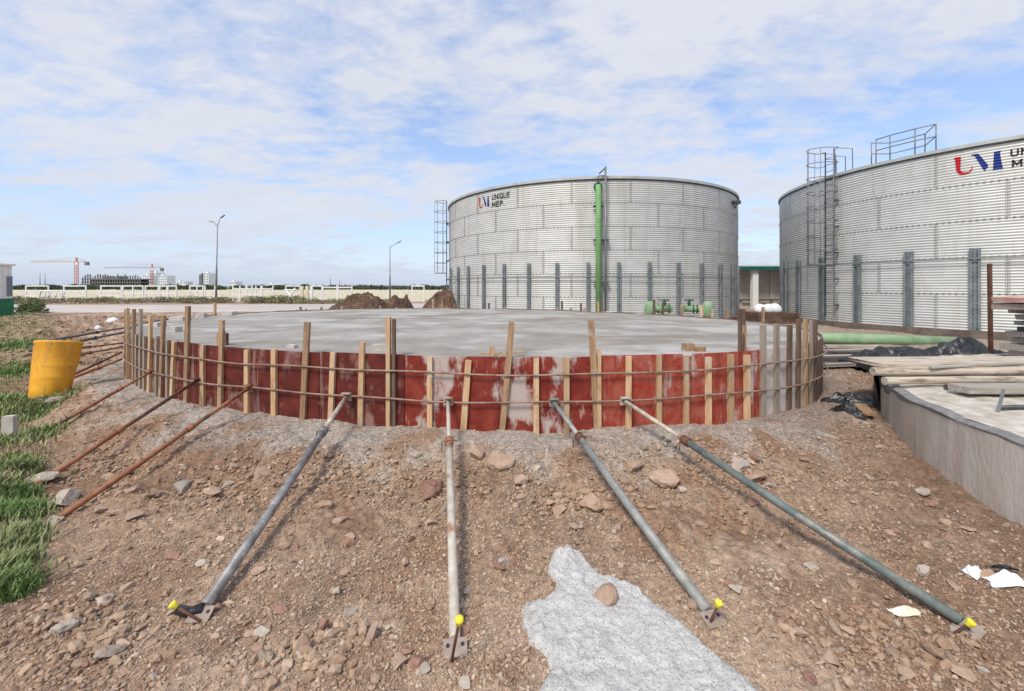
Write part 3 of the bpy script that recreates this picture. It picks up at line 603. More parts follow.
# boards between the ring wall and the slab
brd = [((806, 347), (880, 347), 11.6, .10, 'w_pale'), ((812, 351), (872, 352), 11.2, .09, 'w_bdark'), ((818, 355), (876, 353), 10.8, .12, 'w_board'), ((808, 357), (868, 356), 10.5, .10, 'w_bdark'), ((812, 360), (880, 359), 10.2, .08, 'w_board'),
       ((805, 363), (858, 364), 9.9, .12, 'w_bdark'), ((809, 366), (858, 367.5), 9.6, .08, 'w_bdark'), ((806, 371), (900, 362), 9.35, .05, 'w_board')]
bl = ['bleached board lying next to the green pipe', 'dark board just in front of the bleached one', 'thick grey board in the middle of the board pile', 'dark board overlapping the middle of the pile', 'long grey board near the front of the pile', 'thick black board at the front of the pile', 'thin black board at the front edge of the pile', 'thin grey lath slanting across the front of the pile']
for (p, q_, dd, ht, mm), lab in zip(brd, bl):
    pa, pb = atd(p[0], p[1], dd), atd(q_[0], q_[1], dd + .1); pa.z = max(pa.z, G(pa.x, pa.y) + ht * .6 + .02); pb.z = max(pb.z, G(pb.x, pb.y) + ht * .6 + .02)
    lumber('board', pa, pb, .22, ht, mm, lab, 'board', 'boards lying between slab and foundation', jit=.012)
# black plastic scraps
def crumple(name, c, sx, sy, h, m, label, cat, seed, rot=0.0, nn=16, parent=None, flat=.25):
    U, W = np.meshgrid(np.linspace(-1, 1, nn), np.linspace(-1, 1, nn)); ca, sa = math.cos(rot), math.sin(rot)
    wv = 1 + .35 * fbm(U + seed, W, 1.2, 2, seed); x = U * sx * wv; y = W * sy * wv
    X = c[0] + x * ca - y * sa; Y = c[1] + x * sa + y * ca
    Zz = gz(X, Y) if c[2] is None else np.full_like(X, c[2])
    Zz = Zz + .012 + h * np.clip(1 - U ** 2, 0, 1) * np.clip(1 - W ** 2, 0, 1) * (flat + np.abs(fbm(U * 2 + seed, W * 2, .9, 2, seed + 3)) * 2.0)
    i2 = np.arange(nn * nn).reshape(nn, nn); q = np.stack([i2[:-1, :-1], i2[:-1, 1:], i2[1:, 1:], i2[1:, :-1]], -1).reshape(-1, 4)
    me = npmesh(name, np.stack([X.ravel(), Y.ravel(), Zz.ravel()], -1), q); o = link(name, me, m, parent, None if parent is not None else (c[0], c[1], float(Zz.mean())))
    sm = o.modifiers.new('thick', 'SOLIDIFY'); sm.thickness = .003
    if parent is None: props(o, label, cat)
    return o
p = atg(845, 401); crumple('plastic_sheet', (p.x, p.y, None), .30, .16, .13, 'black', 'torn black plastic sheet on the soil left of the foundation wall', 'plastic sheet', 4, -.6)
p = atg(852, 412); crumple('plastic_scrap', (p.x, p.y, None), .12, .20, .10, 'black', 'narrow black plastic scrap trailing below the torn sheet', 'plastic scrap', 9, .4)
lumber('lath', atg(852, 421) + Vector((0, 0, .03)), atg(874, 428) + Vector((0, 0, .03)), .045, .025, 'w_pale', 'short white lath on the soil at the foundation corner', 'lath', jit=.002)
lumber('plank_scrap', atg(815, 434) + Vector((0, 0, .02)), atg(838, 440) + Vector((0, 0, .02)), .10, .03, 'w_board', 'flat grey plank scrap on the slope between slab and foundation', 'plank', jit=.01)
lumber('board', atg(860, 408) + Vector((0, 0, .05)), atg(868, 418) + Vector((0, 0, .05)), .14, .03, 'w_brown', 'small brown board leaning in the black plastic', 'board', jit=.005)

# ------------------------------------------------------------------ tanks
TKA = (Vector((4.82, 28.2, 0)), 8.85); TKB = (Vector((23.0, 20.3, 0)), 8.8)
ZB, ZT = 0.5, 6.88
def oncyl(px, C, R, far=False):
    u = Vector(((px - HX) / F, 1.0)); c = C.xy; A = u.dot(u); Bq = -2 * u.dot(c); Cc = c.dot(c) - R * R; D = Bq * Bq - 4 * A * Cc
    t = -Bq / 2 / A if D < 0 else (-Bq + (1 if far else -1) * math.sqrt(D)) / 2 / A
    return u * t
def cylpix(px, py, C, R):
    q = oncyl(px, C, R); return math.atan2(q.y - C.y, q.x - C.x), EYE - (py - HY) * q.y / F
def tank(C, R, nring, nwave, label, name, ph, nS=21):
    o = thing(name, (C.x, C.y, ZB - .3), label, 'tank', None); base = Vector((C.x, C.y, ZB - .3))
    hr = (ZT - ZB) / nring; da = 2 * math.pi / nS; seg = 9; per = 4; rows = nwave * per
    def sheet_mesh():
        vs = []; fs = []
        for i in range(rows + 1):
            z = hr * i / rows * .998; r = R + .016 * math.cos(2 * math.pi * i / per)
            for j in range(seg + 1):
                a = da * (0.001 + .998 * j / seg); vs.append((r * math.cos(a), r * math.sin(a), z))
        for i in range(rows):
            for j in range(seg): fs.append((i * (seg + 1) + j, i * (seg + 1) + j + 1, (i + 1) * (seg + 1) + j + 1, (i + 1) * (seg + 1) + j))
        me = bpy.data.meshes.new('sheet'); me.from_pydata(vs, [], fs); me.polygons.foreach_set('use_smooth', [True] * len(fs)); me.materials.append(M['tankA']); return me
    me = sheet_mesh(); s0 = bpy.data.objects.new('sheet', me); first = True
    for rI in range(nring):
        for k in range(nS):
            s = s0 if first else s0.copy(); first = False
            COL.objects.link(s); s.parent = o; s.location = (0, 0, ZB - base.z + rI * hr); s.rotation_euler = (0, 0, ph + da * (k + .5 * (rI % 2)))
    # bolted seams: lapped strips and bolt heads, one part
    b = MB()
    for rI in range(nring):
        z0 = ZB + rI * hr
        for k in range(nS):
            a = ph + da * (k + .5 * (rI % 2)); c = Vector((C.x, C.y, 0)); n3 = Vector((math.cos(a), math.sin(a), 0)); t3 = Vector((-n3.y, n3.x, 0))
            b.box(c + n3 * (R + .008) + Vector((0, 0, z0 + hr / 2)), t3 * .010, n3 * .010, Vector((0, 0, hr / 2 - .01)))
            for q in range(nwave):
                zq = z0 + hr * (q + .5) / nwave
                for s_ in (-.045, .045): b.box(c + n3 * (R + .004) + t3 * s_ + Vector((0, 0, zq)), t3 * .011, n3 * .014, Vector((0, 0, .011)))
        if rI:
            nb = 330
            for q in range(nb):
                a = 2 * math.pi * q / nb; n3 = Vector((math.cos(a), math.sin(a), 0)); t3 = Vector((-n3.y, n3.x, 0))
                b.box(Vector((C.x, C.y, z0)) + n3 * (R + .018), t3 * .030, n3 * .012, Vector((0, 0, .017)))
    sm = b.build('bolt_row', 'seam', o); sm['kind'] = 'stuff'
    def band(nm, m, r0, r1, z0, z1, nseg=180):
        b = MB(); vs = []
        for r, z in ((r0, z0), (r1, z0), (r1, z1), (r0, z1)):
            for j in range(nseg): a = 2 * math.pi * j / nseg; vs.append((C.x + r * math.cos(a), C.y + r * math.sin(a), z))
        fs = [(k * nseg + j, k * nseg + (j + 1) % nseg, ((k + 1) % 4) * nseg + (j + 1) % nseg, ((k + 1) % 4) * nseg + j) for k in range(4) for j in range(nseg)]
        b.add(vs, fs); return b.build(nm, m, o)
    band('rim', 'rim', R - .05, R + .075, ZT - .01, ZT + .11); band('rim_under_shade', 'rim_dark', R - .04, R + .055, ZT - .055, ZT - .011)  # dark strip under the rim stands in for its shaded underside
    band('plinth', 'plinth', R - .3, R + .38, ZB - .32, ZB - .004); 
    b = MB(); n = 64; vs = [(C.x + (R - .06) * math.cos(2 * math.pi * j / n), C.y + (R - .06) * math.sin(2 * math.pi * j / n), ZT + .02) for j in range(n)] + [(C.x, C.y, ZT + .25)]
    b.add(vs, [(j, (j + 1) % n, n) for j in range(n)]); b.build('roof', 'rim', o)
    return o, hr
def stiffener(o, C, R, px, h, wd):
    q = oncyl(px, C, R + .09); n3 = Vector((q.x - C.x, q.y - C.y, 0)).normalized(); t3 = Vector((-n3.y, n3.x, 0)); c = Vector((q.x, q.y, 0)); b = MB()
    zc = (ZB + h / 2); hz_ = Vector((0, 0, h / 2))
    b.box(c + Vector((0, 0, zc)) - n3 * .03, t3 * wd / 2, n3 * .006, hz_)
    for s_ in (-1, 1):
        b.box(c + Vector((0, 0, zc)) + t3 * s_ * (wd / 2 - .006), t3 * .006, n3 * .045, hz_)
        b.box(c + Vector((0, 0, zc)) + t3 * s_ * (wd / 2 - .035) + n3 * .045, t3 * .03, n3 * .005, hz_)
    p = b.build('stiffener', 'post', o)
    hb = MB()
    k = int(h / .16)
    for i in range(k):
        for s_ in (-.3, .3): hb.box(c + t3 * wd * s_ * .55 + n3 * -.020 + Vector((0, 0, ZB + .08 + i * .16)), t3 * .012, n3 * .006, Vector((0, 0, .014)))
    hb.build('bolt_row', 'galv_dark', p)['kind'] = 'stuff'
def railing_ring(o, C, R, pxs, zr, r=.022):
    pts = []
    for px in np.linspace(pxs[0], pxs[1], 40):
        q = oncyl(px, C, R); pts.append((q.x, q.y, zr))
    MB().path(pts, r, 6).build('ring_rail', 'post', o)
def ladder(o, C, R, ang_, z0, zc0, ztop, out_=.72, hw=.23, dark=True, cagew=.36, loop=True):
    n3 = Vector((math.cos(ang_), math.sin(ang_), 0)); t3 = Vector((-n3.y, n3.x, 0)); c = Vector((C.x, C.y, 0)) + n3 * (R + .16)
    ob = o; Zv = Vector((0, 0, 1))
    for s_ in (-1, 1): MB().beam(c + t3 * hw * s_ + Zv * z0, c + t3 * hw * s_ + Zv * ztop, .05, .025, up=tuple(t3)).build('ladder_rail', 'galv_dark' if s_ < 0 else 'galv', ob)
    k = int((ztop - z0) / .3)
    r0 = None
    for i in range(k):
        z = z0 + .15 + i * .3; MB().tube(c - t3 * hw + Zv * z, c + t3 * hw + Zv * z, .014, 6).build('rung', 'galv', ob)
    for z in np.arange(z0 + .5, ZT, 1.15):
        for s_ in (-1, 1): MB().beam(c + t3 * (hw + .12) * s_ + Zv * z - n3 * .10, c + t3 * (hw - .02) * s_ + Zv * z, .07, .07).build('bracket', 'galv_dark', ob)
    kk = 0
    aang = np.linspace(-math.pi / 2 - .0, math.pi / 2, 13)
    def hp(a, z): return c + t3 * (cagew * math.sin(a)) * (1.0) + n3 * (.08 + (out_ - .08) * math.cos(a)) + Zv * z
    for z in np.arange(zc0, ztop + .01, (ztop - zc0) / max(1, round((ztop - zc0) / .62))):
        pts = [c - t3 * hw + Zv * z] + [hp(a, z) for a in aang] + [c + t3 * hw + Zv * z]
        MB().path(pts, .017, 6).build('cage_hoop', 'galv', ob)
    for a in (-1.35, -.75, 0, .75, 1.35): MB().path([hp(a, zc0), hp(a, ztop)], .013, 6).build('cage_bar', 'galv', ob)
    return n3, t3, c

tA, hrA = tank(TKA[0], TKA[1], 6, 11, 'round corrugated steel water tank with green riser pipe, left of the shed', 'water_tank', cylpix(571.5, 200, *TKA)[0] - math.pi / 21, 21)
tB, hrB = tank(TKB[0], TKB[1], 5, 13, 'nearest round corrugated steel water tank with caged ladder, at the right edge', 'water_tank', cylpix(936, 160, *TKB)[0], max(12, round(2 * math.pi / (cylpix(1011, 200, *TKB)[0] - cylpix(878, 200, *TKB)[0]))))
for px in (450.5, 458, 468, 483.5, 504, 528.6, 557, 588, 619, 650, 679, 702.5, 721, 733, 738.5): stiffener(tA, *TKA, px, 2.62, .15)
for px in (781.5, 785.5, 798, 821.5, 857, 908.5, 975, 1068, 1190): stiffener(tB, *TKB, px, 2.85, .27)
railing_ring(tA, TKA[0], TKA[1] + .16, (450, 739), 2.46); railing_ring(tB, TKB[0], TKB[1] + .17, (782, 1060), 2.98)
# ladders
aA = math.atan2(0, 0)
qa = oncyl(449.5, TKA[0], TKA[1]); aA = math.atan2(qa.y - TKA[0].y, qa.x - TKA[0].x) - .03
lA = thing('caged_ladder', (qa.x, qa.y, ZB), 'caged ladder seen edge on at the left side of the far tank', 'ladder', 'caged tank ladders')
ladder(lA, *TKA, aA, .8, 2.85, 7.25, out_=.72, cagew=.42)
qb = oncyl(833, TKB[0], TKB[1]); aB = math.atan2(qb.y - TKB[0].y, qb.x - TKB[0].x)
lB = thing('caged_ladder', (qb.x, qb.y, ZB), 'caged ladder rising above the rim of the nearest tank', 'ladder', 'caged tank ladders')
n3, t3, c = ladder(lB, *TKB, aB, .7, 3.0, 8.05, out_=1.05, cagew=.5)
Zv = Vector((0, 0, 1))
for s_ in (-1, 1):
    e = c + t3 * .42 * s_; MB().path([e + Zv * 8.05, e - n3 * .7 + Zv * 8.05, e - n3 * .72 + Zv * 6.9], .018, 6).build('handrail', 'galv', lB)
for s_ in (-1, 1):
    e = c + t3 * .23 * s_; MB().path([e + Zv * 7.6, e + Zv * 7.75, e - n3 * .55 + Zv * 7.75, e - n3 * .55 + Zv * 6.9], .018, 6).build('handrail', 'galv', lB)
# guard rail on the near tank's roof
gp = thing('guard_rail', (19.5, 15.5, 6.95), 'galvanised guard rail standing on the roof of the nearest tank', 'railing')
def onroof(px, back): q = oncyl(px, TKB[0], TKB[1] - back); return Vector((q.x, q.y, 6.98))
ring1 = [onroof(876, .1), onroof(890, .05), onroof(915, .05), onroof(936, .1)]
ring2 = [onroof(876, .1) + Vector((.15, .4, 0)), onroof(890, 1.1), onroof(925, 1.1), onroof(936, .1)]
for h in (.55, 1.0):
    for path_ in (ring1, ring2): MB().path([p_ + Zv * (h + (.0)) for p_ in path_], .02, 6).build('rail', 'galv', gp)
for p_ in ring1 + ring2[1:3] + [ring2[0]]: MB().tube(p_ - Zv * .06, p_ + Zv * 1.0, .02, 6).build('post', 'galv', gp)

# lettering and emblem
def onwall(name, polys, m, C, R, parent, nwave, hr):
    """polys: lists of (angle, z) outlines painted on the corrugated wall"""
    bm = bmesh.new()
    for pl in polys:
        vsx = [bm.verts.new((a * R, 0, z)) for a, z in pl]
        bm.faces.new(vsx)
    bmesh.ops.triangulate(bm, faces=bm.faces[:])
    return paint(name, bm, m, C, R, parent, nwave, hr)
def paint(name, bm, m, C, R, parent, nwave, hr):
    zs = [v.co.z for v in bm.verts]; st_ = hr / nwave / 4; z = math.ceil(min(zs) / st_) * st_
    while z < max(zs):
        bmesh.ops.bisect_plane(bm, geom=bm.verts[:] + bm.edges[:] + bm.faces[:], plane_co=(0, 0, z), plane_no=(0, 0, 1)); z += st_
    xs_ = [v.co.x for v in bm.verts]; x = min(xs_) + .15
    while x < max(xs_):
        bmesh.ops.bisect_plane(bm, geom=bm.verts[:] + bm.edges[:] + bm.faces[:], plane_co=(x, 0, 0), plane_no=(1, 0, 0)); x += .15
    for v in bm.verts:
        a = v.co.x / R; zz_ = v.co.z; r = R + .016 * math.cos(2 * math.pi * (zz_ - ZB) / (hr / nwave)) + .010
        v.co = (C.x + r * math.cos(a), C.y + r * math.sin(a), zz_)
    me = bpy.data.meshes.new(name); bm.to_mesh(me); bm.free(); return link(name, me, m, parent)
Up = [(240, 372), (305, 362), (305, 378), (297, 385), (300, 490), (315, 512), (345, 518), (385, 508), (408, 485), (412, 458), (422, 458), (420, 490), (400, 515), (360, 535), (315, 545), (280, 530), (262, 505), (255, 470), (250, 390), (240, 386)]
M1 = [(405, 342), (475, 332), (492, 348), (575, 445), (570, 470), (552, 480), (548, 502), (530, 495), (445, 360), (420, 352)]
M2 = [(632, 315), (698, 302), (698, 318), (690, 325), (697, 455), (722, 466), (719, 480), (622, 494), (627, 480), (648, 468), (642, 330), (632, 328)]
def tb_(pl): return [cylpix(930 + u / 9.87, 120 + v / 9.87, *TKB) for u, v in pl]
lgB = thing('tank_sign', (18.4, 14.0, 6.0), 'red and navy UM emblem with UNIQUE MEP lettering on the nearest tank', 'sign', 'tank signs')
PB = [tb_(x) for x in (Up, M1, M2)]
onwall('letter_u', [PB[0]], 'red', *TKB, lgB, 13, hrB); onwall('letter_m', PB[1:], 'navy', *TKB, lgB, 13, hrB)
allp = [p_ for pl in PB for p_ in pl]; a_l, a_r = min(p_[0] for p_ in allp), max(p_[0] for p_ in allp)
STK = {'U': [((0, 1), (0, .18)), ((0, .18), (.18, 0)), ((.18, 0), (.52, 0)), ((.52, 0), (.7, .18)), ((.7, .18), (.7, 1))], 'N': [((0, 0), (0, 1)), ((0, 1), (.7, 0)), ((.7, 0), (.7, 1))], 'I': [((0, 0), (0, 1))],
       'Q': [((0, .2), (0, .8)), ((0, .8), (.2, 1)), ((.2, 1), (.55, 1)), ((.55, 1), (.75, .8)), ((.75, .8), (.75, .2)), ((.75, .2), (.55, 0)), ((.55, 0), (.2, 0)), ((.2, 0), (0, .2)), ((.45, .28), (.8, -.06))],
       'E': [((0, 0), (0, 1)), ((0, 1), (.6, 1)), ((0, .5), (.54, .5)), ((0, 0), (.6, 0))], 'M': [((0, 0), (0, 1)), ((0, 1), (.42, .25)), ((.42, .25), (.84, 1)), ((.84, 1), (.84, 0))],
       'P': [((0, 0), (0, 1)), ((0, 1), (.5, 1)), ((.5, 1), (.65, .85)), ((.65, .85), (.65, .6)), ((.65, .6), (.5, .45)), ((.5, .45), (0, .45))], '.': [((0, 0), (.02, 0))]}
WID = {'U': .7, 'N': .7, 'I': 0, 'Q': .75, 'E': .6, 'M': .84, 'P': .65, '.': .02}
def text(body, C, R, a0, z0, hcap, wtot, parent, nwave, hr, name):
    adv = 0; segs = []
    for ch in body:
        segs += [((p[0] + adv, p[1]), (q[0] + adv, q[1])) for p, q in STK[ch]]; adv += WID[ch] + .42
    sx = wtot / (adv - .42 + .2); w_ = .11; first = None
    for ci, (p, q) in enumerate(segs):
        pass
    bm = bmesh.new(); k = 0
    for p, q in segs:
        p = Vector(p); q = Vector(q); d = (q - p).normalized(); n_ = Vector((-d.y, d.x)) * w_; p = p - d * w_ * .9; q = q + d * w_ * .9
        vv = []
        for c_ in (p - n_, q - n_, q + n_, p + n_):
            c_ = Vector((c_.x + .1, min(1.0, max(-.1 if c_.x > 0 else 0, c_.y * .8 + .1)))); vv.append(bm.verts.new((a0 * R + c_.x * sx, 0, z0 + c_.y * hcap)))
        bm.faces.new(vv); k += 1
    o = paint(name, bm, 'ink', C, R, parent, nwave, hr)
    return o
# angle grows to the right along the near face
ax, z1 = cylpix(1010.5, 157, *TKB); _, z2 = cylpix(1010.5, 149.3, *TKB); a2, z3 = cylpix(1012, 167.5, *TKB); _, z4 = cylpix(1012, 160, *TKB)
text('UNIQUE', *TKB, ax, z1, z2 - z1, (z2 - z1) * 4.5, lgB, 13, hrB, 'lettering'); text('MEP', *TKB, a2, z3, z4 - z3, (z4 - z3) * 2.7, lgB, 13, hrB, 'lettering')
lgA = thing('tank_sign', (1.5, 19.5, 6.0), 'small UM emblem with UNIQUE MEP. lettering on the far tank', 'sign', 'tank signs')
ua0, uz0 = cylpix(479, 209, *TKA); ua1, uz1 = cylpix(489.5, 195.5, *TKA)
zlo, zhi = min(p_[1] for p_ in allp), max(p_[1] for p_ in allp)
def mapA(pl): return [(ua0 + (a - a_l) / (a_r - a_l) * (ua1 - ua0), uz0 + (z - zlo) / (zhi - zlo) * (uz1 - uz0)) for a, z in pl]
bk0, bk1 = cylpix(477.5, 210, *TKA)[0], cylpix(511, 200, *TKA)[0]
onwall('letter_u', [mapA(PB[0])], 'red', *TKA, lgA, 11, hrA); onwall('letter_m', [mapA(x) for x in PB[1:]], 'navy', *TKA, lgA, 11, hrA)
a_, za = cylpix(492, 200.5, *TKA); _, zb_ = cylpix(492, 194.5, *TKA); ae, _ = cylpix(510, 198, *TKA)
text('UNIQUE', *TKA, a_, za, zb_ - za, (ae - a_) * TKA[1], lgA, 11, hrA, 'lettering')
_, zc_ = cylpix(492, 207.8, *TKA); _, zd_ = cylpix(492, 202, *TKA); ae, _ = cylpix(504.5, 205, *TKA)
text('MEP.', *TKA, a_, zc_, zd_ - zc_, (ae - a_) * TKA[1], lgA, 11, hrA, 'lettering')

# green riser and thin standpipe on the far tank
q = oncyl(598.5, TKA[0], TKA[1] + .30); o = thing('riser_pipe', (q.x, q.y, .3), 'bright green vertical riser pipe on the far tank', 'pipe')
n3 = Vector((q.x - TKA[0].x, q.y - TKA[0].y, 0)).normalized(); c = Vector((q.x, q.y, 0)); t3 = Vector((-n3.y, n3.x, 0))
MB().path([c + Zv * .3, c + Zv * 6.25, c + Zv * 6.42 - n3 * .05, c + Zv * 6.50 - n3 * .14, c + Zv * 6.52 - n3 * .32], .125, 16).build('pipe', 'green', o)
MB().tube(c + Zv * 6.50 - n3 * .16, c + Zv * 6.50 - n3 * .20, .20, 16).build('flange', 'green_dk', o)
for z in (2.2, 4.1, 5.6): MB().box(c + Zv * z - n3 * .08, t3 * .22, n3 * .14, Zv * .025).build('clamp', 'galv_dark', o)
q = oncyl(605.5, TKA[0], TKA[1] + .25); o = thing('standpipe', (q.x, q.y, .3), 'thin grey standpipe with bracket rising above the far tank rim', 'pipe'); c = Vector((q.x, q.y, 0))
MB().tube(c + Zv * .3, c + Zv * 7.35, .045, 8).build('pole', 'galv', o)
MB().path([c + Zv * 7.3, c - t3 * .28 + Zv * 7.05], .03, 6).build('arm', 'galv_dark', o); MB().path([c + Zv * 6.95, c - t3 * .32 + Zv * 6.95, c - t3 * .32 + Zv * 6.6], .025, 6).build('bracket', 'galv_dark', o)
for z in (2.2, 4.1): MB().box(c + Zv * z - n3 * .08, t3 * .16, n3 * .12, Zv * .02).build('clamp', 'galv_dark', o)
b = MB(); q = oncyl(735, TKA[0], TKA[1] + .1); b.bx(q.x - .18, q.x + .18, q.y - .25, q.y + .1, 6.28, 6.45); b.tube((q.x - .1, q.y - .2, 6.25), (q.x - .1, q.y - .2, 6.05), .05, 8)
props(b.build('tank_float_box', 'galv_dark', org=(q.x, q.y, 6.3)), 'small dark bracket box under the right rim of the far tank', 'bracket')
b = MB()
for i, zz_ in enumerate((0, .1)): pass

# valves between slab and tank
def valve(px, side, label):
    d = 15.6; c = atd(px, 308, d); o = thing('pipe_valve', (c.x, c.y, .3), label, 'valve', 'green pipe valves by the far tank')
    cz = .25 + .95
    MB().path([c + Vector((0, 0, -.25 - (c.z - 1.0))), Vector((c.x, c.y, 1.18)), Vector((c.x, c.y, 1.34)), Vector((c.x, c.y, 1.48))], [.20, .20, .19, .13], 18).build('stub', 'green_pale', o)
    MB().tube(Vector((c.x, c.y, 1.2)) , Vector((c.x + side * .75, c.y + .25, 1.2)), .12, 14).build('pipe', 'green_pale', o)
    for k in (.33, .45, .78): MB().tube(Vector((c.x + side * k, c.y + .33 * k, 1.2)), Vector((c.x + side * (k + .04), c.y + .33 * (k + .04), 1.2)), .165, 16).build('flange', 'green_dk' if side < 0 else 'green_pale', o)
    m_ = Vector((c.x + side * .6, c.y + .2, 1.2)); MB().path([m_, m_ + Zv * .28], .06, 8).build('bonnet', 'green_dk', o)
    pts = [m_ + Zv * .32 + Vector((.15 * math.cos(a), .15 * math.sin(a), .0)) for a in np.linspace(0, 2 * math.pi, 17)[:-1]]
    w_ = MB().path(pts, .02, 6, closed=True); w_.tube(m_ + Zv * .28, m_ + Zv * .36, .03, 6)
    for a in (0, 1.57): w_.tube(m_ + Zv * .32 - Vector((.15 * math.cos(a), .15 * math.sin(a), 0)), m_ + Zv * .32 + Vector((.15 * math.cos(a), .15 * math.sin(a), 0)), .012, 5)
    w_.build('handwheel', 'green_dk', o)
valve(650, 1, 'green valve assembly left, with its pipe pointing right'); valve(708, -1, 'green valve assembly right, with dark green flanges pointing left')
# wooden pegs behind the slab
for i, (px, y0, y1, d, mm) in enumerate([(654, 300, 316, 14.6, 'w_dark'), (663, 302, 315, 14.8, 'w_dark'), (682, 304, 322, 13.4, 'w_brown'), (702, 308, 321, 13.2, 'w_pale'), (712, 309, 320, 13.4, 'w_pale'), (727, 309, 322, 12.6, 'w_brown'),
                                      (763, 307, 326, 11.2, 'w_brown'), (489, 303, 312, 17.6, 'w_dark'), (562, 301, 313, 16.5, 'w_dark'), (581, 303, 314, 16, 'w_dark'), (433, 299, 311, 18.6, 'w_pale'), (442, 300, 311, 18.6, 'w_brown')]):
    p = atd(px, y1, d); top = atd(px, y0, d); b = MB(); b.beam((p.x, p.y, G(p.x, p.y) - .05), (top.x, top.y, top.z), .07, .05, up=(0, 1, 0), jit=.005)
    props(b.build('marker_peg', mm, org=(p.x, p.y, .25)), ['dark peg against the left green valve stub', 'dark peg at the flange of the left green valve', 'brown peg between the two green valves', 'pale peg left against the right green valve stub', 'pale peg right against the right green valve stub', 'brown peg right of the right green valve', 'tall brown peg in front of the white shed column', 'small dark peg left of all others before the far tank', 'dark peg before the far tank left of the riser pipe', 'dark peg just left of the green riser pipe', 'pale peg in front of the steep soil mound', 'brown peg in front of the steep soil mound'][i], 'peg', 'pegs behind the slab')

# ------------------------------------------------------------------ shed
o = thing('shed', (20, 34, .25), 'open shed with pale blue corrugated roof and green fascia between the tanks', 'shed')
z_e = EYE + 21 * 34 / F; z_r = EYE + 35 * 40 / F
b = MB(); n = 96; vs = []; fs = []
for i in range(n + 1):
    x = 16.5 + 10 * i / n; dz = .035 * (1 if i % 2 else -1)
    for y, z in ((33.7, z_e + .02), (40, z_r)): vs += [(x, y, z + dz), (x, y, z + dz + .03)]
for i in range(n): a = i * 4; fs += [(a, a + 4, a + 6, a + 2), (a + 1, a + 3, a + 7, a + 5), (a, a + 1, a + 5, a + 4)]
b.add(vs, fs); b.build('roof', 'shedroof', o)
MB().bx(16.5, 26.5, 33.66, 33.74, z_e - .32, z_e - .03).build('fascia', 'fascia', o)
MB().bx(16.5, 26.5, 35.2, 35.4, .2, z_e - .05).build('back_wall', 'shedwall', o)
for px in (723, 755, 790): x = (px - HX) / F * 34; MB().bx(x - .22, x + .22, 33.9, 34.3, .2, z_e - .1).build('column', 'white', o)
for px in (741, 772, 783): x = (px - HX) / F * 35; MB().bx(x - .08, x + .08, 35.05, 35.19, .2, z_e).build('post', 'shedwall', o)
MB().bx(16.5, 26.5, 34.9, 35.0, .9, 1.0).build('beam', 'galv_dark', o)
def bag_(x, y, z, s, m, label, seed, nm='bag'):
    v, f = I3_; v = v.copy(); r_n = 1 + .16 * fbm(v[:, 0] * 1.5 + seed, v[:, 1] * 1.5 + v[:, 2], 1.1, 3, seed) ; v = v * r_n[:, None] * np.array([s, s * .8, s * 1.0]); v[:, 2] = np.maximum(v[:, 2] + s * .45, 0) * .95
    me = npmesh(nm, v + np.array([x, y, z]), f, None, True); return props(link(nm, me, m, None, (x, y, z)), label, nm)
for i, px in enumerate((760, 768, 775)):
    p = atd(px, 309, 20.5); bag_(p.x, p.y, .80 if i else .80, .30, 'cloth', ['white bag next to the shed column', 'plump white bag, middle of three before the shed', 'white bag nearest the right tank'][i], 21 + i)
MB_ = MB(); MB_.bx(11.4, 13.3, 19.9, 21.2, .2, .80); props(MB_.build('rubble_platform', 'clod', org=(12.6, 20.5, .2)), 'low dark concrete base under the white bags', 'base')

# ------------------------------------------------------------------ cabin at the left edge
o = thing('site_cabin', (-30.2, 23, .25), 'white ribbed site cabin with dark green base at the left edge', 'cabin')
x1 = (12 - HX) / F * 24.4
zt_ = EYE + 21.5 * 24 / F
MB().bx(x1 - 4, x1, 22, 24.4, 1.35, zt_).build('wall', 'white', o)
MB().bx(x1 - 4.05, x1 + .05, 21.95, 24.45, .2, 1.35).build('skirt', 'green_cab', o)
MB().bx(x1 - 4.1, x1 + .1, 21.9, 24.5, zt_, zt_ + .1).build('roof', 'white', o)
b = MB()
for i in range(14): b.bx(x1 - .12 - i * .28, x1 - .06 - i * .28, 21.97, 22.0, 1.37, zt_ - .02)
for i in range(9): b.bx(x1, x1 + .03, 22.15 + i * .26, 22.22 + i * .26, 1.37, zt_ - .02)
b.build('rib', 'white', o)
MB().bx(x1 + .031, x1 + .06, 24.15, 24.38, 1.5, 2.6).build('window', 'farpane', o)

# ------------------------------------------------------------------ orange barrel
o_c = at(50, 392, .18); ax0 = Vector((-6.15 * 1.0, 5.75, .1))
g0_ = atg(48.5, 397); B0 = g0_ + Vector((0, 0, -.04)); B1 = atd(59.5, 341.5, g0_.y + .2)
u = (B1 - B0).normalized(); rB = 0.25 * g0_.y / 6.26; Lb = (B1 - B0).length
o = thing('barrel', B0, 'dented orange yellow plastic barrel tilted on the grass edge', 'barrel')
sd_ = u.cross(Vector((0, 1, 0))).normalized(); fw_ = sd_.cross(u)
prof = [(0, .0), (0, .93), (.015, .97), (.20, 1.0), (.36, 1.01), (.366, 1.013), (.372, 1.013), (.378, 1.01), (.5, 1.0), (.56, 1.01), (.566, 1.013), (.572, 1.013), (.578, 1.01), (.94, .99), (.955, 1.02), (.985, 1.02), (1.0, .99), (1.0, .93), (.975, .90), (.975, 0.0)]
n = 40; vs = []
for t, r in prof:
    for j in range(n):
        a = 2 * math.pi * j / n; w_ = 1 + .025 * math.sin(2 * a + 3 * t) ; vs.append(B0 + u * Lb * t + (sd_ * math.cos(a) + fw_ * math.sin(a)) * rB * r * w_ * (.86 + .16 * t))
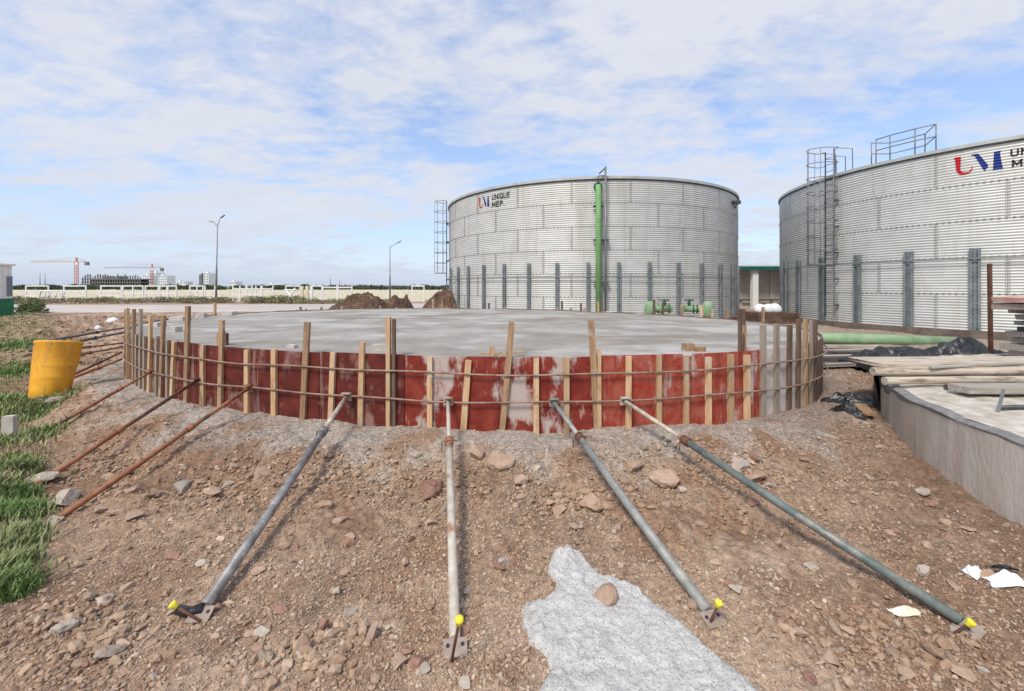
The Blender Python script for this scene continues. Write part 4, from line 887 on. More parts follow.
b = MB(); b.add(vs, [(k * n + j, k * n + (j + 1) % n, (k + 1) * n + (j + 1) % n, (k + 1) * n + j) for k in range(len(prof) - 1) for j in range(n)], True); b.build('drum', 'barrel', o)
for s_ in (-1, 1): MB().tube(B1 + sd_ * .17 * s_ - u * .012, B1 + sd_ * .17 * s_ + u * .012, .035, 12).build('bung', 'barrel', o)

# ------------------------------------------------------------------ pole lights, fences, far things
def lamp(px, pyt, pyb, d, arms, label, lean=0):
    b0 = atd(px, pyb, d); b0.z = .22; t = atd(px + lean, pyt, d); o = thing('street_lamp', b0, label, 'lamp post', 'site street lamps')
    MB().path([b0, b0.lerp(t, .45), b0.lerp(t, .46), t], [.11, .095, .07, .05], 8).build('pole', 'galv', o)
    for dx, dz in arms:
        e = t + Vector((dx, 0, dz)); MB().path([t - Zv * .05, e], .035, 6).build('arm', 'galv', o)
        s_ = 1 if dx > 0 else -1; MB().box(e + Vector((.25 * s_, 0, .10 if dz > .5 else .05)), Vector((.22, 0, .15 * s_ if dz > .5 else .06 * s_)), Vector((0, .10, 0)), Vector((0, 0, .04))).build('lamp_head', 'galv_dark', o)
lamp(216, 226, 304, 50, [(.35, 1.0), (-.45, .45)], 'taller street lamp with two short arms', 1.5)
lamp(390, 247, 300, 55, [(.95, .55)], 'single armed street lamp behind the dark soil mound')
def fence_section(x0, x1, yt=285.5, yb=303, d=50, rails=(0, .33, .66, 1), mm='white', label=None, group='white fence panels by the road', verts=()):
    a = atd(x0, yb, d); c = atd(x1, yb, d); zt = EYE - (yt - HY) * d / F; zb = .22; o = thing('fence_panel', Vector((a.x, a.y, zb)), label or 'white painted tube fence panel beyond the pale road', 'fence panel', group)
    for x in (a.x, c.x) + tuple((xx - HX) / F * d for xx in verts): MB().beam((x, d, zb), (x, d, zt), .12, .1, up=(0, 1, 0)).build('post', mm, o)
    for r in rails:
        z = zb + .22 + (zt - zb - .27) * r; MB().beam((a.x, d - .02, z), (c.x, d - .02, z), .07, .15).build('rail', mm, o)
FL = ['nearest the cabin', 'left of the large crane', 'right of the large crane', 'with a dense middle post, by the tall battens', 'right of the one with a middle post', 'narrow one under the small crane, left of its pair', 'narrow one under the small crane, right of its pair', 'just left of the tall street lamp', 'at the foot of the tall street lamp',
      'first one right of the tall street lamp', 'with two middle posts', 'low two railed one right of the two middle posts', 'under the white X braced frame', 'right next to the cream pillars', 'low one before the masts', 'last low one before the soil mound', 'beside the blocky soil mound']
for fi, (x0, x1, rl, vv) in enumerate([(26, 48.5, (.33, .66, 1), ()), (64, 86, (.33, .66, 1), ()), (101, 121.5, (.33, .66, 1), ()), (123, 143, (.0, .5, 1), (133,)), (145.5, 158.5, (0, .5, 1), ()), (160, 167, (0, .5, 1), ()), (168, 176.5, (0, .5, 1), ()), (190, 203, (0, .33, .66, 1), (197,)),
                       (205, 215, (.33, .66), ()), (233, 246, (0, .4, .8), (240,)), (247, 261, (0, .4, .8), (252, 256)), (262, 273, (.0, .8), ()), (286, 300, (0, 1), ()), (311, 322, (.2, .6, 1), ()), (323, 337, (.9,), ()), (338, 352, (.9,), ()), (412, 424, (.0, 1), ())]):
    fence_section(x0, x1, rails=rl, verts=vv, label='white tube fence panel, ' + FL[fi])
o = thing('leaning_barrier', atd(41, 301, 49), 'white braced barrier leaning at the roadside in front of the fence', 'barrier')
MB().path([atd(41, 291, 49), atd(62, 291, 49), atd(63, 298, 49), atd(39, 299, 49)], .09, 6, closed=True).build('frame', 'white', o); 
for x in (46, 51, 57): MB().tube(atd(x, 291, 49), atd(x - 2, 299, 49), .06, 6).build('brace', 'white', o)
o = thing('leaning_barrier', atd(289, 303, 47), 'white X braced frame standing right of the fence panels', 'barrier')
for a, c in (((286, 290), (296, 303)), ((295, 288), (286, 303)), ((284, 290), (298, 290)), ((288, 303), (300, 303))): MB().tube(atd(*a, 47), atd(*c, 47), .09, 6).build('brace', 'white', o)
for i, (x, mm) in enumerate(((302, 'cream'), (307, 'cream'), (311.5, 'white'))):
    p = atd(x, 303, 48); b = MB(); b.beam((p.x, p.y, .22), (p.x, p.y, 2.1), .3, .2, up=(0, 1, 0)); props(b.build('gate_pillar', mm, org=(p.x, p.y, .22)), ['cream gate pillar, left one of the pair', 'cream gate pillar, right one of the pair', 'white post right next to the cream pillars'][i], 'pillar')
b = MB(); b.tube(atd(20, 304.5, 44), atd(330, 304.5, 44), .10, 8); props(b.build('rusty_pipe', 'rust', org=tuple(atd(20, 306, 44))), 'long rusty pipe lying along the far side of the pale road', 'pipe')
# cranes
def crane(px, ytop, ybase, jl, jr, jy, d, label):
    sc = d / F; base = atd(px, ybase, d); o = thing('tower_crane', base, label, 'crane', 'tower cranes on the skyline'); X = base.x; zj = EYE - (jy - HY) * sc; zt = EYE - (ytop - HY) * sc
    w_ = .9; b = MB()
    for sx in (-1, 1):
        for sy in (-1, 1): b.beam((X + sx * w_, d + sy * w_, .2), (X + sx * w_, d + sy * w_, zj), .35, .35, up=(0, 1, 0))
    z = .2; s_ = 1
    while z < zj - 2: b.beam((X - s_ * w_, d - w_, z), (X + s_ * w_, d - w_, z + 2.2), .25, .25, up=(0, 1, 0)); b.beam((X - s_ * w_, d + w_, z), (X + s_ * w_, d + w_, z + 2.2), .25, .25, up=(0, 1, 0)); z += 2.2; s_ = -s_
    b.build('mast', 'crane', o)
    b = MB(); xl_, xr_ = X + (jl - px) * sc, X + (jr - px) * sc
    for dz, dy in ((0, -.6), (0, .6), (1.0, 0)): b.beam((xl_, d + dy, zj + dz), (xr_, d + dy, zj + dz), .22, .22)
    n = 26
    for i in range(n): xa = xl_ + (xr_ - xl_) * i / n; xb = xl_ + (xr_ - xl_) * (i + 1) / n; b.beam((xa, d - .6, zj + (i % 2)), (xb, d - .6, zj + 1 - (i % 2)), .16, .16)
    b.build('jib', 'crane' if d < 450 else 'galv', o)
    b = MB(); b.beam((X, d, zj), (X, d, zt), 1.2, 1.2, up=(0, 1, 0)); b.build('apex', 'crane', o)
    b = MB(); b.beam((X, d, zt), (xl_ + (X - xl_) * .35, d, zj + 1), .15, .15); b.beam((X, d, zt), (xr_, d, zj + 1), .15, .15); b.build('tie_bar', 'galv', o)
    b = MB(); b.bx(xr_ - 1.5, xr_ + 1.5, d - 1, d + 1, zj - 3.0 * sc / .9, zj); b.build('counterweight', 'farcon', o)
    MB().bx(X + .8, X + 2.6, d - 2.0, d - .9, zj - 2.6, zj - .2).build('cab', 'white', o)
crane(76.5, 257.5, 287, 31, 87, 262, 400, 'larger red tower crane on the left skyline'); crane(152, 264, 287, 104, 162, 268, 520, 'smaller distant tower crane above the white blocks')
# concrete frame building under construction
d = 420; sc = d / F; X0, X1 = (81 - HX) * sc, (141 - HX) * sc; o = thing('building_frame', ((X0 + X1) / 2, d, .2), 'unfinished dark concrete frame building under the cranes', 'building')
for f_ in range(4): z = .2 + f_ * 3.0; MB().bx(X0, X1, d, d + 14, z, z + .7).build('floor_slab', 'farcon', o)
for i in range(24):
    x = X0 + (X1 - X0) * (i + .3) / 24; MB().bx(x, x + .8, d + .2, d + 1, .9, 11.5 + random.choice([0, 1.5, 3, 2.2])).build('column', 'farcon', o)
MB().bx(X0, X1, d + 9, d + 9.4, .2, 9.9).build('core_wall', 'farcon', o)
MB().bx(X0 + 21, X0 + 36, d + .4, d + 10, 9.9, 12.6).build('upper_storey', 'farcon', o)
def block(x0, x1, yt, d, label, m='farwhite', nf=5, nc=4):
    sc = d / F; X0, X1 = (x0 - HX) * sc, (x1 - HX) * sc; zt = EYE - (yt - HY) * sc; o = thing('apartment_block', ((X0 + X1) / 2, d, .2), label, 'building', 'pale buildings on the horizon')
    MB().bx(X0, X1, d, d + 14, .2, zt).build('wall', m, o); MB().bx(X0 + 1, X0 + 4, d + 3, d + 7, zt, zt + 2.2).build('stair_head', m, o)
    for f_ in range(nf):
        for c_ in range(nc):
            xa = X0 + (X1 - X0) * (c_ + .25) / nc; za = 1 + (zt - 1) * (f_ + .3) / nf; MB().bx(xa, xa + (X1 - X0) / nc * .5, d - .15, d - .02, za, za + (zt - 1) / nf * .45).build('window', 'farpane', o)
block(143, 150, 275, 560, 'white apartment block left of the small crane'); block(151, 156, 272.5, 570, 'tallest white apartment block at the small crane'); block(158.5, 167, 275.5, 560, 'white apartment block right of the small crane')
block(203.5, 208.5, 273, 600, 'slim white tower left of the tall street lamp', nf=6, nc=2); block(199, 202, 274.5, 620, 'slim grey tower beside the white tower', 'farcon', 5, 1); block(230, 236, 281.5, 600, 'low white building right of the tall street lamp', nf=2, nc=3)
block(176, 186, 281.5, 640, 'low pale building between the white blocks and slim tower', nf=2, nc=3); block(268, 283, 284, 620, 'long low pale building on the horizon behind the fence', nf=1, nc=6); block(312, 328, 285, 650, 'faint long low building left of the masts', nf=1, nc=6); block(337, 344, 284.5, 640, 'small pale building beside the thin masts', nf=1, nc=2)
for x, yt, lb_ in ((330.5, 278, 'tallest of two thin masts right of the fence'), (339.5, 280, 'shorter thin mast beside the small pale building'), (40, 273, 'faint mast under the left crane jib, left one'), (45, 274, 'faint mast under the left crane jib, right one')):
    p = atd(x, 287, 500); b = MB(); b.tube((p.x, 500, .2), (p.x, 500, EYE - (yt - HY) * 500 / F), .5, 6, .25); props(b.build('radio_mast', 'galv', org=(p.x, 500, .2)), lb_, 'mast', 'distant masts')

# leaf clouds for trees and bushes, merged foliage
def leaves(name, blobs, count, size, cols, seed, ok=None):
    r = np.random.default_rng(seed); bl = np.array(blobs, float); wts = bl[:, 3] * bl[:, 4] * bl[:, 5]; wts = (wts + wts.mean() * .2); wts /= wts.sum(); k = r.choice(len(bl), count, p=wts)
    dr = r.normal(size=(count, 3)); dr /= np.linalg.norm(dr, axis=1)[:, None]; rad_ = r.uniform(0, 1, count) ** .4
    c = bl[k, :3] + dr * rad_[:, None] * bl[k, 3:6]; c[:, 2] = np.maximum(c[:, 2], .15)
    a = r.normal(size=(count, 3)); a /= np.linalg.norm(a, axis=1)[:, None]; b_ = np.cross(a, r.normal(size=(count, 3))); b_ /= np.linalg.norm(b_, axis=1)[:, None]
    s = (size * r.uniform(.5, 1.3, count))[:, None]
    V = np.stack([c - a * s, c + b_ * s * .45, c + a * s, c - b_ * s * .45], 1).reshape(-1, 3); Fq = np.arange(count * 4).reshape(-1, 4)
    cc = np.array(cols); ci = cc[r.integers(0, len(cc), count)] * r.uniform(.75, 1.25, count)[:, None]
    return npmesh(name, V, Fq, np.repeat(ci, 4, 0))
G1 = [(.05, .085, .03), (.075, .12, .04), (.11, .15, .06), (.035, .06, .025)]
r = np.random.default_rng(5); bl = []
for i in range(330):
    x = r.uniform(-330, 90); bl.append((x, 270 + r.uniform(-15, 60), 1.0 + r.uniform(0, .8), r.uniform(3, 7), 3, r.uniform(.8, 2.3)))
o = link('tree_line', leaves('tree_line', bl, 42000, .75, [(.055, .075, .04), (.08, .10, .055), (.12, .14, .085), (.04, .055, .035)], 3), 'leaf'); props(o, 'low dark line of far trees and scrub along the horizon', 'trees', kind='stuff')
def tree(px, yt, yb, d, label):
    p = atd(px, yb, d); zt = EYE - (yt - HY) * d / F; h = zt - .2; o = thing('round_tree', (p.x, d, .2), label, 'tree')
    MB().path([(p.x, d, .2), (p.x + .1, d, h * .5), (p.x - .1, d, h * .75)], [.35, .25, .12], 7).build('trunk', 'w_dark', o)
    bl = [(p.x + dx, d, .2 + h * z, 1.7 * s, 1.7, h * .2 * s) for dx, z, s in ((0, .72, 1.1), (-1.6, .6, .9), (1.7, .62, .9), (.5, .85, .7), (-.6, .5, 1))]
    link('crown', leaves('crown', bl, 1500, .4, G1, 8), 'leaf', o)
tree(303, 284, 289, 290, 'single round dark tree on the horizon beyond the fence')
# scrub strip below the fence
bl = []
for i in range(80):
    x = r.uniform(-60, -14); bl.append((x, r.uniform(44, 52), .45, r.uniform(.8, 2.0), 1.2, r.uniform(.15, .5) * (1.2 if x < -26 else .6)))
for i in range(30): bl.append((r.uniform(-29, -22), r.uniform(46, 50), .4, 1.2, 1, r.uniform(.3, .8)))
o = link('scrub', leaves('scrub', bl, 30000, .10, [(.15, .16, .08), (.22, .21, .12), (.32, .28, .18), (.11, .12, .06)], 6), 'leaf'); props(o, 'green and dry scrub growing along the foot of the white fence', 'scrub', kind='stuff')
for i, (px, py, s, lab) in enumerate(((29, 313, 1.0, 'loose green bush beside the white and green cabin'), (19, 322, .6, 'low green bush in front of the cabin skirt'))):
    p = at(px, py, .3); o = thing('bush', (p.x, p.y, .2), lab, 'bush')
    bl = [(p.x + dx * s, p.y + dy, .55 * s + dz, .55 * s, .6, .45 * s) for dx, dy, dz in ((0, 0, 0), (-.5, .2, -.1), (.6, -.1, -.12), (.15, .1, .3 * s))]
    link('foliage', leaves('foliage', bl, 1600, .09, [(.09, .13, .05), (.14, .19, .08), (.19, .20, .11)], 15 + i), 'leaf', o)
    MB().path([(p.x, p.y, .1), (p.x + .05, p.y, .6 * s)], .03, 6).build('stem', 'w_dark', o)

# ------------------------------------------------------------------ soil mounds
def mound(cx, cy, rx, ry, h, seed, label, peak=1.0, org=.25, rot=0, sq=1.0):
    n = 90; U, W = np.meshgrid(np.linspace(-1.1, 1.1, n), np.linspace(-1.1, 1.1, n)); rr3 = np.sqrt(U ** 2 + W ** 2 * 1.0)
    z = h * np.clip(1 - rr3 ** (1.6 * sq), -.1, 1) ** 1.0 * (1 + .5 * fbm(U * 2, W * 2, 1.2, 4, seed)) if False else h * (np.clip(1.02 - rr3 ** (2.3 * sq), -.1, 1)) * (.95 + .45 * fbm(U * 2 + seed, W * 2, 1.3, 4, seed)) + .16 * np.abs(fbm(U * 9, W * 9, 1, 3, seed + 4)) * (rr3 < 1.05)
    X = cx + U * rx; Y = cy + W * ry; i2 = np.arange(n * n).reshape(n, n); q = np.stack([i2[:-1, :-1], i2[:-1, 1:], i2[1:, 1:], i2[1:, :-1]], -1).reshape(-1, 4)
    me = npmesh('soil_mound', np.stack([X.ravel(), Y.ravel(), (org + z - .02).ravel()], -1), q); return props(link('soil_mound', me, 'clod', None, (cx, cy, org)), label, 'soil mound', 'dark soil mounds behind the slab')
mound((362 - HX) / F * 24, 24, 1.9, 1.8, 1.3, 3, 'larger rounded mound of dark soil behind the slab'); mound((340 - HX) / F * 24, 24.5, 1.2, 1.3, .85, 5, 'lower left shoulder mound of dark soil beside the largest')
mound((400 - HX) / F * 24, 24, .9, 1.0, 1.05, 7, 'blocky red brown soil mound under the single armed lamp', sq=2.0); mound((445 - HX) / F * 25, 25, 1.6, 1.4, 1.5, 9, 'steep dark soil mound against the far tank')
mound((302 - HX) / F * 22, 22, .8, .6, .55, 13, 'tiny low dark soil mound left of the large one')

# ------------------------------------------------------------------ rocks
I1, I2, I3 = ico(1), ico(2), ico(3)
def rockmesh(name, c, s, seed, flat=.65):
    r = np.random.default_rng(seed); v, f = I3; v = v.copy()
    for _ in range(9):                                    # cut by random planes: angular faces
        n_ = r.normal(size=3); n_ /= np.linalg.norm(n_); dd = r.uniform(.36, .72); t = v @ n_; ex = np.maximum(t - dd, 0); v -= ex[:, None] * n_[None, :]
    o3 = r.uniform(0, 50, 3); v *= 1 + (.22 * fbm(v[:, 0] * 1.1 + o3[0] + v[:, 2], v[:, 1] * 1.1 + o3[1] - v[:, 2], 1.6, 3, seed % 50) + .02 * r.normal(size=len(v)))[:, None]
    v = v * np.array([s[0], s[1], s[2]]) + np.array(c); return npmesh(name, v, f)
RK = [(178, 486, 27, 18, 'rock_grey', 'rounded grey tan boulder left of the dark grey prop'), (428, 487, 25, 24, 'rock_red', 'dark reddish rock left of the pale dusty prop'), (592, 503, 26, 24, 'rock', 'tan boulder right of the middle, above the mortar spill'),
      (632, 466, 22, 16, 'rock', 'tan brown rock between the two right hand props'), (670, 477, 34, 20, 'rock', 'broad flat tan rock right of the grey green prop'), (608, 599, 28, 26, 'rock', 'brown rock lying on top of the mortar spill'),
      (305, 645, 17, 24, 'rock', 'upright tan stone near the bottom left of the pale prop'), (321, 627, 13, 17, 'rock_red', 'brown stone just above the upright tan stone'), (103, 600, 17, 12, 'rock_grey', 'pale flat stone on the soil at lower left'),
      (337, 591, 9, 13, 'rock_grey', 'small pale upright stone between two props'), (398, 664, 18, 11, 'rock', 'flat tan stone near the bottom of the picture'), (418, 664, 22, 14, 'rock_red', 'dark stone beside the base plate of the pale prop'),
      (476, 452, 15, 24, 'rock', 'tan lump on the grey slope right of the pale prop'), (500, 460, 30, 22, 'rock', 'broad tan soil lump on the slope under the formwork'), (832, 662, 23, 16, 'rock', 'angular tan rock near the bottom right'),
      (258, 478, 24, 22, 'rock', 'tan boulder half buried above the dark grey prop'), (198, 617, 16, 9, 'rock', 'small tan stone at the grey prop foot'), (60, 500, 26, 16, 'rock_grey', 'grey stone at the grass edge by the orange rusty prop'),
      (38, 478, 24, 14, 'rock_grey', 'pale grey stone at the end of the second rusty prop'), (206, 399, 1, 1, None, ''), (54, 402, 20, 12, 'rock_grey', 'grey stone under the orange barrel'), (40, 400, 16, 14, 'rock_grey', 'pale stone at the grass beside the barrel'),
      (205, 592, 1, 1, None, ''), (740, 467, 36, 14, 'rock_grey', 'flat grey slab of rock right of the broad tan rock'), (757, 478, 26, 12, 'rock', 'tan flat rock below the grey slab of rock'), (650, 622, 16, 10, 'rock', 'small flat stone right of the mortar spill'), (675, 593, 1, 1, None, ''),
      (560, 512, 16, 12, 'rock', 'tan stone left of the tan boulder'), (105, 655, 22, 14, 'rock_grey', 'pale rubble stone at the lower left corner'), (60, 630, 20, 14, 'rock_grey', 'pale stone near the left bottom grass')]
for i, (px, py, w_, h_, mm, lab) in enumerate(RK):
    if mm is None: continue
    p = atg(px, py + h_ * .3); s = p.y / F; z = G(p.x, p.y)
    onm = 'mortar' in lab and 'top' in lab
    me = rockmesh('rock', (p.x, p.y + w_ * s * .2, z + h_ * s * .22 + (.03 if onm else 0)), (w_ * s * .58, w_ * s * .52, h_ * s * .48), 100 + i)
    o = link('rock', me, mm, None, (p.x, p.y, z)); props(o, lab, 'rock')
RNDR = random.Random(21)
kk = 0
while kk < 95:
    px = RNDR.uniform(60, 990); py = RNDR.uniform(445, 685)
    if 515 < px < 790 and py > 545 and px < 540 + (py - 540) * 1.6 + 40: continue
    p = atg(px, py)
    if np.hypot(p.x - WC[0], p.y - WC[1]) < WR + .15 or sdist(np.array([p.x]), np.array([p.y]))[0] < .25 or p.x < gedge(p.y) + .3: continue
    s = p.y / F; w_ = RNDR.uniform(10, 17) * (1 if py > 480 else .8); z = G(p.x, p.y)
    me = rockmesh('rock', (p.x, p.y, z + w_ * s * .12), (w_ * s * .55, w_ * s * RNDR.uniform(.35, .55), w_ * s * RNDR.uniform(.2, .38)), 400 + kk)
    o = link('rock', me, RNDR.choice(['rock', 'rock', 'rock_grey', 'rock_red']), None, (p.x, p.y, z)); o.rotation_euler = (0, 0, 0)
    tone = {'rock': 'tan', 'rock_grey': 'pale grey', 'rock_red': 'reddish brown'}[o.data.materials[0].name.replace('rock_', 'rock_') if o.data.materials[0].name in ('rock', 'rock_grey', 'rock_red') else 'rock']
    zone = 'left of the dark grey prop' if px < 205 + (613 - py) * .68 else 'between dark grey and pale dusty props' if px < 453 else 'between pale dusty and grey green props' if px < 708 - (617 - py) * .72 else 'between grey green and teal props' if px < 962 - (627 - py) * 1.5 else 'right of the teal prop'
    props(o, '%s loose stone on the %s soil, %s' % (tone, 'lower' if py > 560 else 'upper', zone), 'rock', 'loose stones on the soil'); kk += 1

def pebbles(name, X, Y, Zg, S, seed, cols, base=I1, sink=.25, jit=.22, soilmix=True):
    r = np.random.default_rng(seed); n = len(X); v, f = base; nv = len(v)
    q = r.normal(size=(n, 4)); q /= np.linalg.norm(q, axis=1)[:, None]; w, x, y, z = q.T
    Rm = np.stack([1 - 2 * (y * y + z * z), 2 * (x * y - z * w), 2 * (x * z + y * w), 2 * (x * y + z * w), 1 - 2 * (x * x + z * z), 2 * (y * z - x * w), 2 * (x * z - y * w), 2 * (y * z + x * w), 1 - 2 * (x * x + y * y)], -1).reshape(n, 3, 3)
    sc = S[:, None] * np.stack([r.uniform(.8, 1.25, n), r.uniform(.6, 1.0, n), r.uniform(.4, .75, n)], -1)
    P = v[None] * (1 + jit * r.normal(size=(n, nv, 1))) * sc[:, None, :]; P = np.einsum('nij,nkj->nki', Rm, P)
    P[:, :, 2] *= .75; P += np.stack([X, Y, Zg + S * sink], -1)[:, None, :]
    Fq = (f[None] + (np.arange(n) * nv)[:, None, None]).reshape(-1, 3); cc = cols[r.integers(0, len(cols), n)] * r.uniform(.75, 1.2, n)[:, None]; cc = cc * .62 + .38 * soilcol(X, Y) if soilmix else cc
    return npmesh(name, P.reshape(-1, 3), Fq, np.repeat(cc, nv, 0))
PC = np.array([(.38, .265, .18), (.46, .345, .25), (.30, .20, .13), (.50, .405, .31), (.40, .29, .20), (.34, .235, .16), (.56, .475, .385), (.33, .26, .20), (.45, .35, .25)])
n = 190000; a = rng.uniform(-.95, .95, n); d = 1.1 * (11.5 / 1.1) ** rng.uniform(0, 1, n) ** .85; X = d * np.tan(a * .93); Y = d
ok = (sdist(X, Y) > .02) & (np.hypot(X - WC[0], Y - WC[1]) > WR + .03) & (X > gedge(Y) - .3) & (fbm(X, Y, 1.4, 3, 71) + .5 + rng.uniform(-.35, .35, n) > .42) & (np.abs(X) < 13)
X, Y = X[ok], Y[ok]; n = len(X)
S_ = np.clip(rng.lognormal(math.log(.0062), .45, n), .0035, .034) * (0.75 + .12 * Y)
S_ *= np.where(sdist(X, Y) < .6, .75, 1)
Zg = gz(X, Y)
# keep the mortar clean: polygon measured on the ground
MP = [(553, 553), (567, 550), (582, 556), (592, 567), (603, 573), (622, 580), (650, 597), (672, 612), (695, 634), (720, 655), (745, 672), (768, 693), (830, 750), (860, 800), (500, 800), (520, 730), (537, 691), (548, 665), (545, 650), (530, 640), (523, 618), (522, 603), (530, 598), (543, 596), (552, 590), (556, 582), (548, 570)]
mp = np.array([[(at(px, py, .03).x), (at(px, py, .03).y)] for px, py in MP])
def inpoly(x, y, P):
    ins = np.zeros(x.shape, bool); dm = np.full(x.shape, 1e9); k = len(P)
    for i in range(k):
        a = P[i]; b = P[(i + 1) % k]; c = ((a[1] > y) != (b[1] > y)) & (x < (b[0] - a[0]) * (y - a[1]) / (b[1] - a[1] + 1e-12) + a[0]); ins ^= c
        ab = b - a; t = np.clip(((x - a[0]) * ab[0] + (y - a[1]) * ab[1]) / (ab @ ab), 0, 1); dm = np.minimum(dm, np.hypot(x - a[0] - t * ab[0], y - a[1] - t * ab[1]))
    return np.where(ins, dm, -dm)
sel = inpoly(X, Y, mp) < .01 + .05 * rng.uniform(0, 1, len(X)) ** 4; X, Y, S_, Zg = X[sel], Y[sel], S_[sel], Zg[sel]
big_ = S_ > .016
print('pebbles', len(X), big_.sum())
o = link('gravel', pebbles('gravel', X[~big_], Y[~big_], Zg[~big_], S_[~big_], 1, PC), 'pebble'); props(o, 'small brown and tan gravel scattered over the bare soil', 'gravel', kind='stuff')
o = link('rubble', pebbles('rubble', X[big_], Y[big_], Zg[big_], S_[big_] * 1.05, 2, PC, sink=.3), 'pebble'); props(o, 'larger broken stones mixed into the gravel', 'rubble', kind='stuff')
# clods in heaps on the slope and the dug soil at left
hp = [(428, 488, .34, 260), (258, 486, .45, 300), (205, 488, .4, 220), (592, 505, .40, 260), (340, 480, .5, 260), (650, 470, .45, 200), (560, 500, .4, 160), (740, 475, .5, 240), (300, 655, .25, 160), (90, 650, .3, 200), (800, 470, .6, 160), (110, 470, .6, 220), (760, 520, .6, 160), (60, 620, .25, 160), (840, 640, .35, 160), (920, 650, .3, 120)]
hx, hy, hs = [], [], []
for px, py, rr4, k in hp:
    k = int(k * 1.6)
    p = atg(px, py); hx.append(p.x + rng.normal(size=k) * rr4 * .7); hy.append(p.y + rng.normal(size=k) * rr4 * .45); hs.append(np.clip(rng.lognormal(math.log(.016), .5, k), .007, .05))
k = 9000; hx.append(rng.uniform(-28, -9.0, k)); hy.append(rng.uniform(9.5, 24, k)); hs.append(np.clip(rng.lognormal(math.log(.035), .5, k), .015, .13))
hx, hy, hs = map(np.concatenate, (hx, hy, hs)); sel = (sdist(hx, hy) > .05) & (np.hypot(hx - WC[0], hy - WC[1]) > WR + .05) & (inpoly(hx, hy, mp) < 0) & ((hx > gedge(hy) + .1) | (hy > 9)); hx, hy, hs = hx[sel], hy[sel], hs[sel]
o = link('clods', pebbles('clods', hx, hy, gz(hx, hy), hs, 3, PC[[0, 1, 2, 5, 7, 4]], base=I1, sink=.3, jit=.2), 'pebble'); props(o, 'heaped brown clods and broken stones on the slope and dug soil', 'clods', kind='stuff')
# rubble on the far rim of the slab and by the tanks
k = 2600; t = rng.uniform(.15, 2.95, k); off = rng.uniform(.05, 1.5, k) ** 1.3; rx_ = rad(t) + off; X = CEN[0] + rx_ * np.cos(t); Y = CEN[1] + rx_ * np.sin(t)
sel = Y > 9.3; X, Y, off = X[sel], Y[sel], off[sel]; z_ = .35 + .75 * np.exp(-((off - .2) / .8) ** 2) * (.6 + .4 * rng.uniform(size=len(X)))
FR = np.array([(.40, .22, .15), (.52, .40, .33), (.25, .13, .085), (.58, .52, .46), (.44, .24, .17), (.20, .12, .08)])
o = link('rim_rubble', pebbles('rim_rubble', X, Y, z_, np.clip(rng.lognormal(math.log(.07), .4, len(X)), .03, .17), 4, FR, base=I1, sink=.1, soilmix=False), 'pebble'); props(o, 'brick and soil rubble banked against the far rim of the slab', 'rubble', kind='stuff')
# banked earth behind the slab carrying that rubble
b = MB(); vs = []; kb = 120; tt = np.linspace(.12, 2.85, kb)
for off, z in ((0.05, ZS - .1), (.4, 1.0), (1.0, .7), (1.7, .2)):
    for t in tt: p, _, _ = cpt(t, off); zz_ = z * (1 + .08 * math.sin(13 * t + off * 9)); tap = min(1, (t - .12) * 4, (2.85 - t) * 4); vs.append((p[0], p[1], .2 + (zz_ - .2) * tap))
b.add(vs, [(k_ * kb + j, k_ * kb + j + 1, (k_ + 1) * kb + j + 1, (k_ + 1) * kb + j) for k_ in range(3) for j in range(kb - 1)], True); o = b.build('earth_bank', 'clod', org=(CEN[0], CEN[1], .2)); props(o, kind='structure')

# mortar spill
x0, y0 = mp.min(0) - .06; x1, y1 = mp.max(0) + .06; st_ = .0085; xs = np.arange(x0, x1, st_); ys = np.arange(max(y0, .9), y1, st_); X, Y = np.meshgrid(xs, ys)
dd = inpoly(X + .018 * fbm(X, Y, 14, 3, 90), Y + .018 * fbm(X, Y, 14, 3, 91), mp)
Z = gz(X, Y); zsm = gz0(X, Y)[0] + .075 * fbm(X, Y, .7, 2, 2) + .03 * fbm(X, Y, 2.6, 2, 3)
hgt = np.clip(dd * (.35 + 1.2 * np.clip(fbm(X, Y, 5, 2, 97) + .5, 0, 1)), -.05, .038); Z = np.where(dd > 0, np.maximum(zsm + .012, Z) * .5 + Z * .5, Z) + hgt + .012 * fbm(X, Y, 9, 3, 93) * (dd > 0) + .016 * fbm(X, Y, 24, 3, 95, .6) * (dd > 0)
i2 = np.arange(X.size).reshape(X.shape); q = np.stack([i2[:-1, :-1], i2[:-1, 1:], i2[1:, 1:], i2[1:, :-1]], -1).reshape(-1, 4); keep = (dd.ravel()[q] > -.03).all(1); q = q[keep]
used, inv = np.unique(q, return_inverse=True); me = npmesh('mortar_spill', np.stack([X.ravel(), Y.ravel(), Z.ravel()], -1)[used], inv.reshape(q.shape), None, True)
props(link('mortar_spill', me, 'mortar', None, (.7, 1.9, 0)), 'pale grey hardened mortar spill on the soil in the foreground', 'mortar spill')

# ------------------------------------------------------------------ loose items
o = thing('litter_bundle', atg(992, 580), 'crumpled white wrapping with brown card lying below the foundation wall', 'litter')
p = atg(974, 575); crumple('wrapping', (p.x, p.y, None), .05, .045, .05, 'cloth', '', '', 31, .2, 12, o, .6)
p = atg(1006, 583); crumple('wrapping', (p.x, p.y, None), .115, .05, .05, 'cloth', '', '', 33, -.1, 14, o, .6)
p = atg(987, 577); crumple('card', (p.x, p.y, None), .065, .03, .035, 'card', '', '', 35, -.3, 10, o, .6)
p = atg(1005, 577); crumple('black_strip', (p.x, p.y + .01, G(p.x, p.y) + .04), .09, .012, .02, 'black', '', '', 36, -.2, 10, o, .6)
p = atg(905, 613); crumple('paper_scrap', (p.x, p.y, None), .085, .028, .03, 'cream_paper', 'folded cream paper scrap beside the teal prop', 'paper', 37, .02, 12)
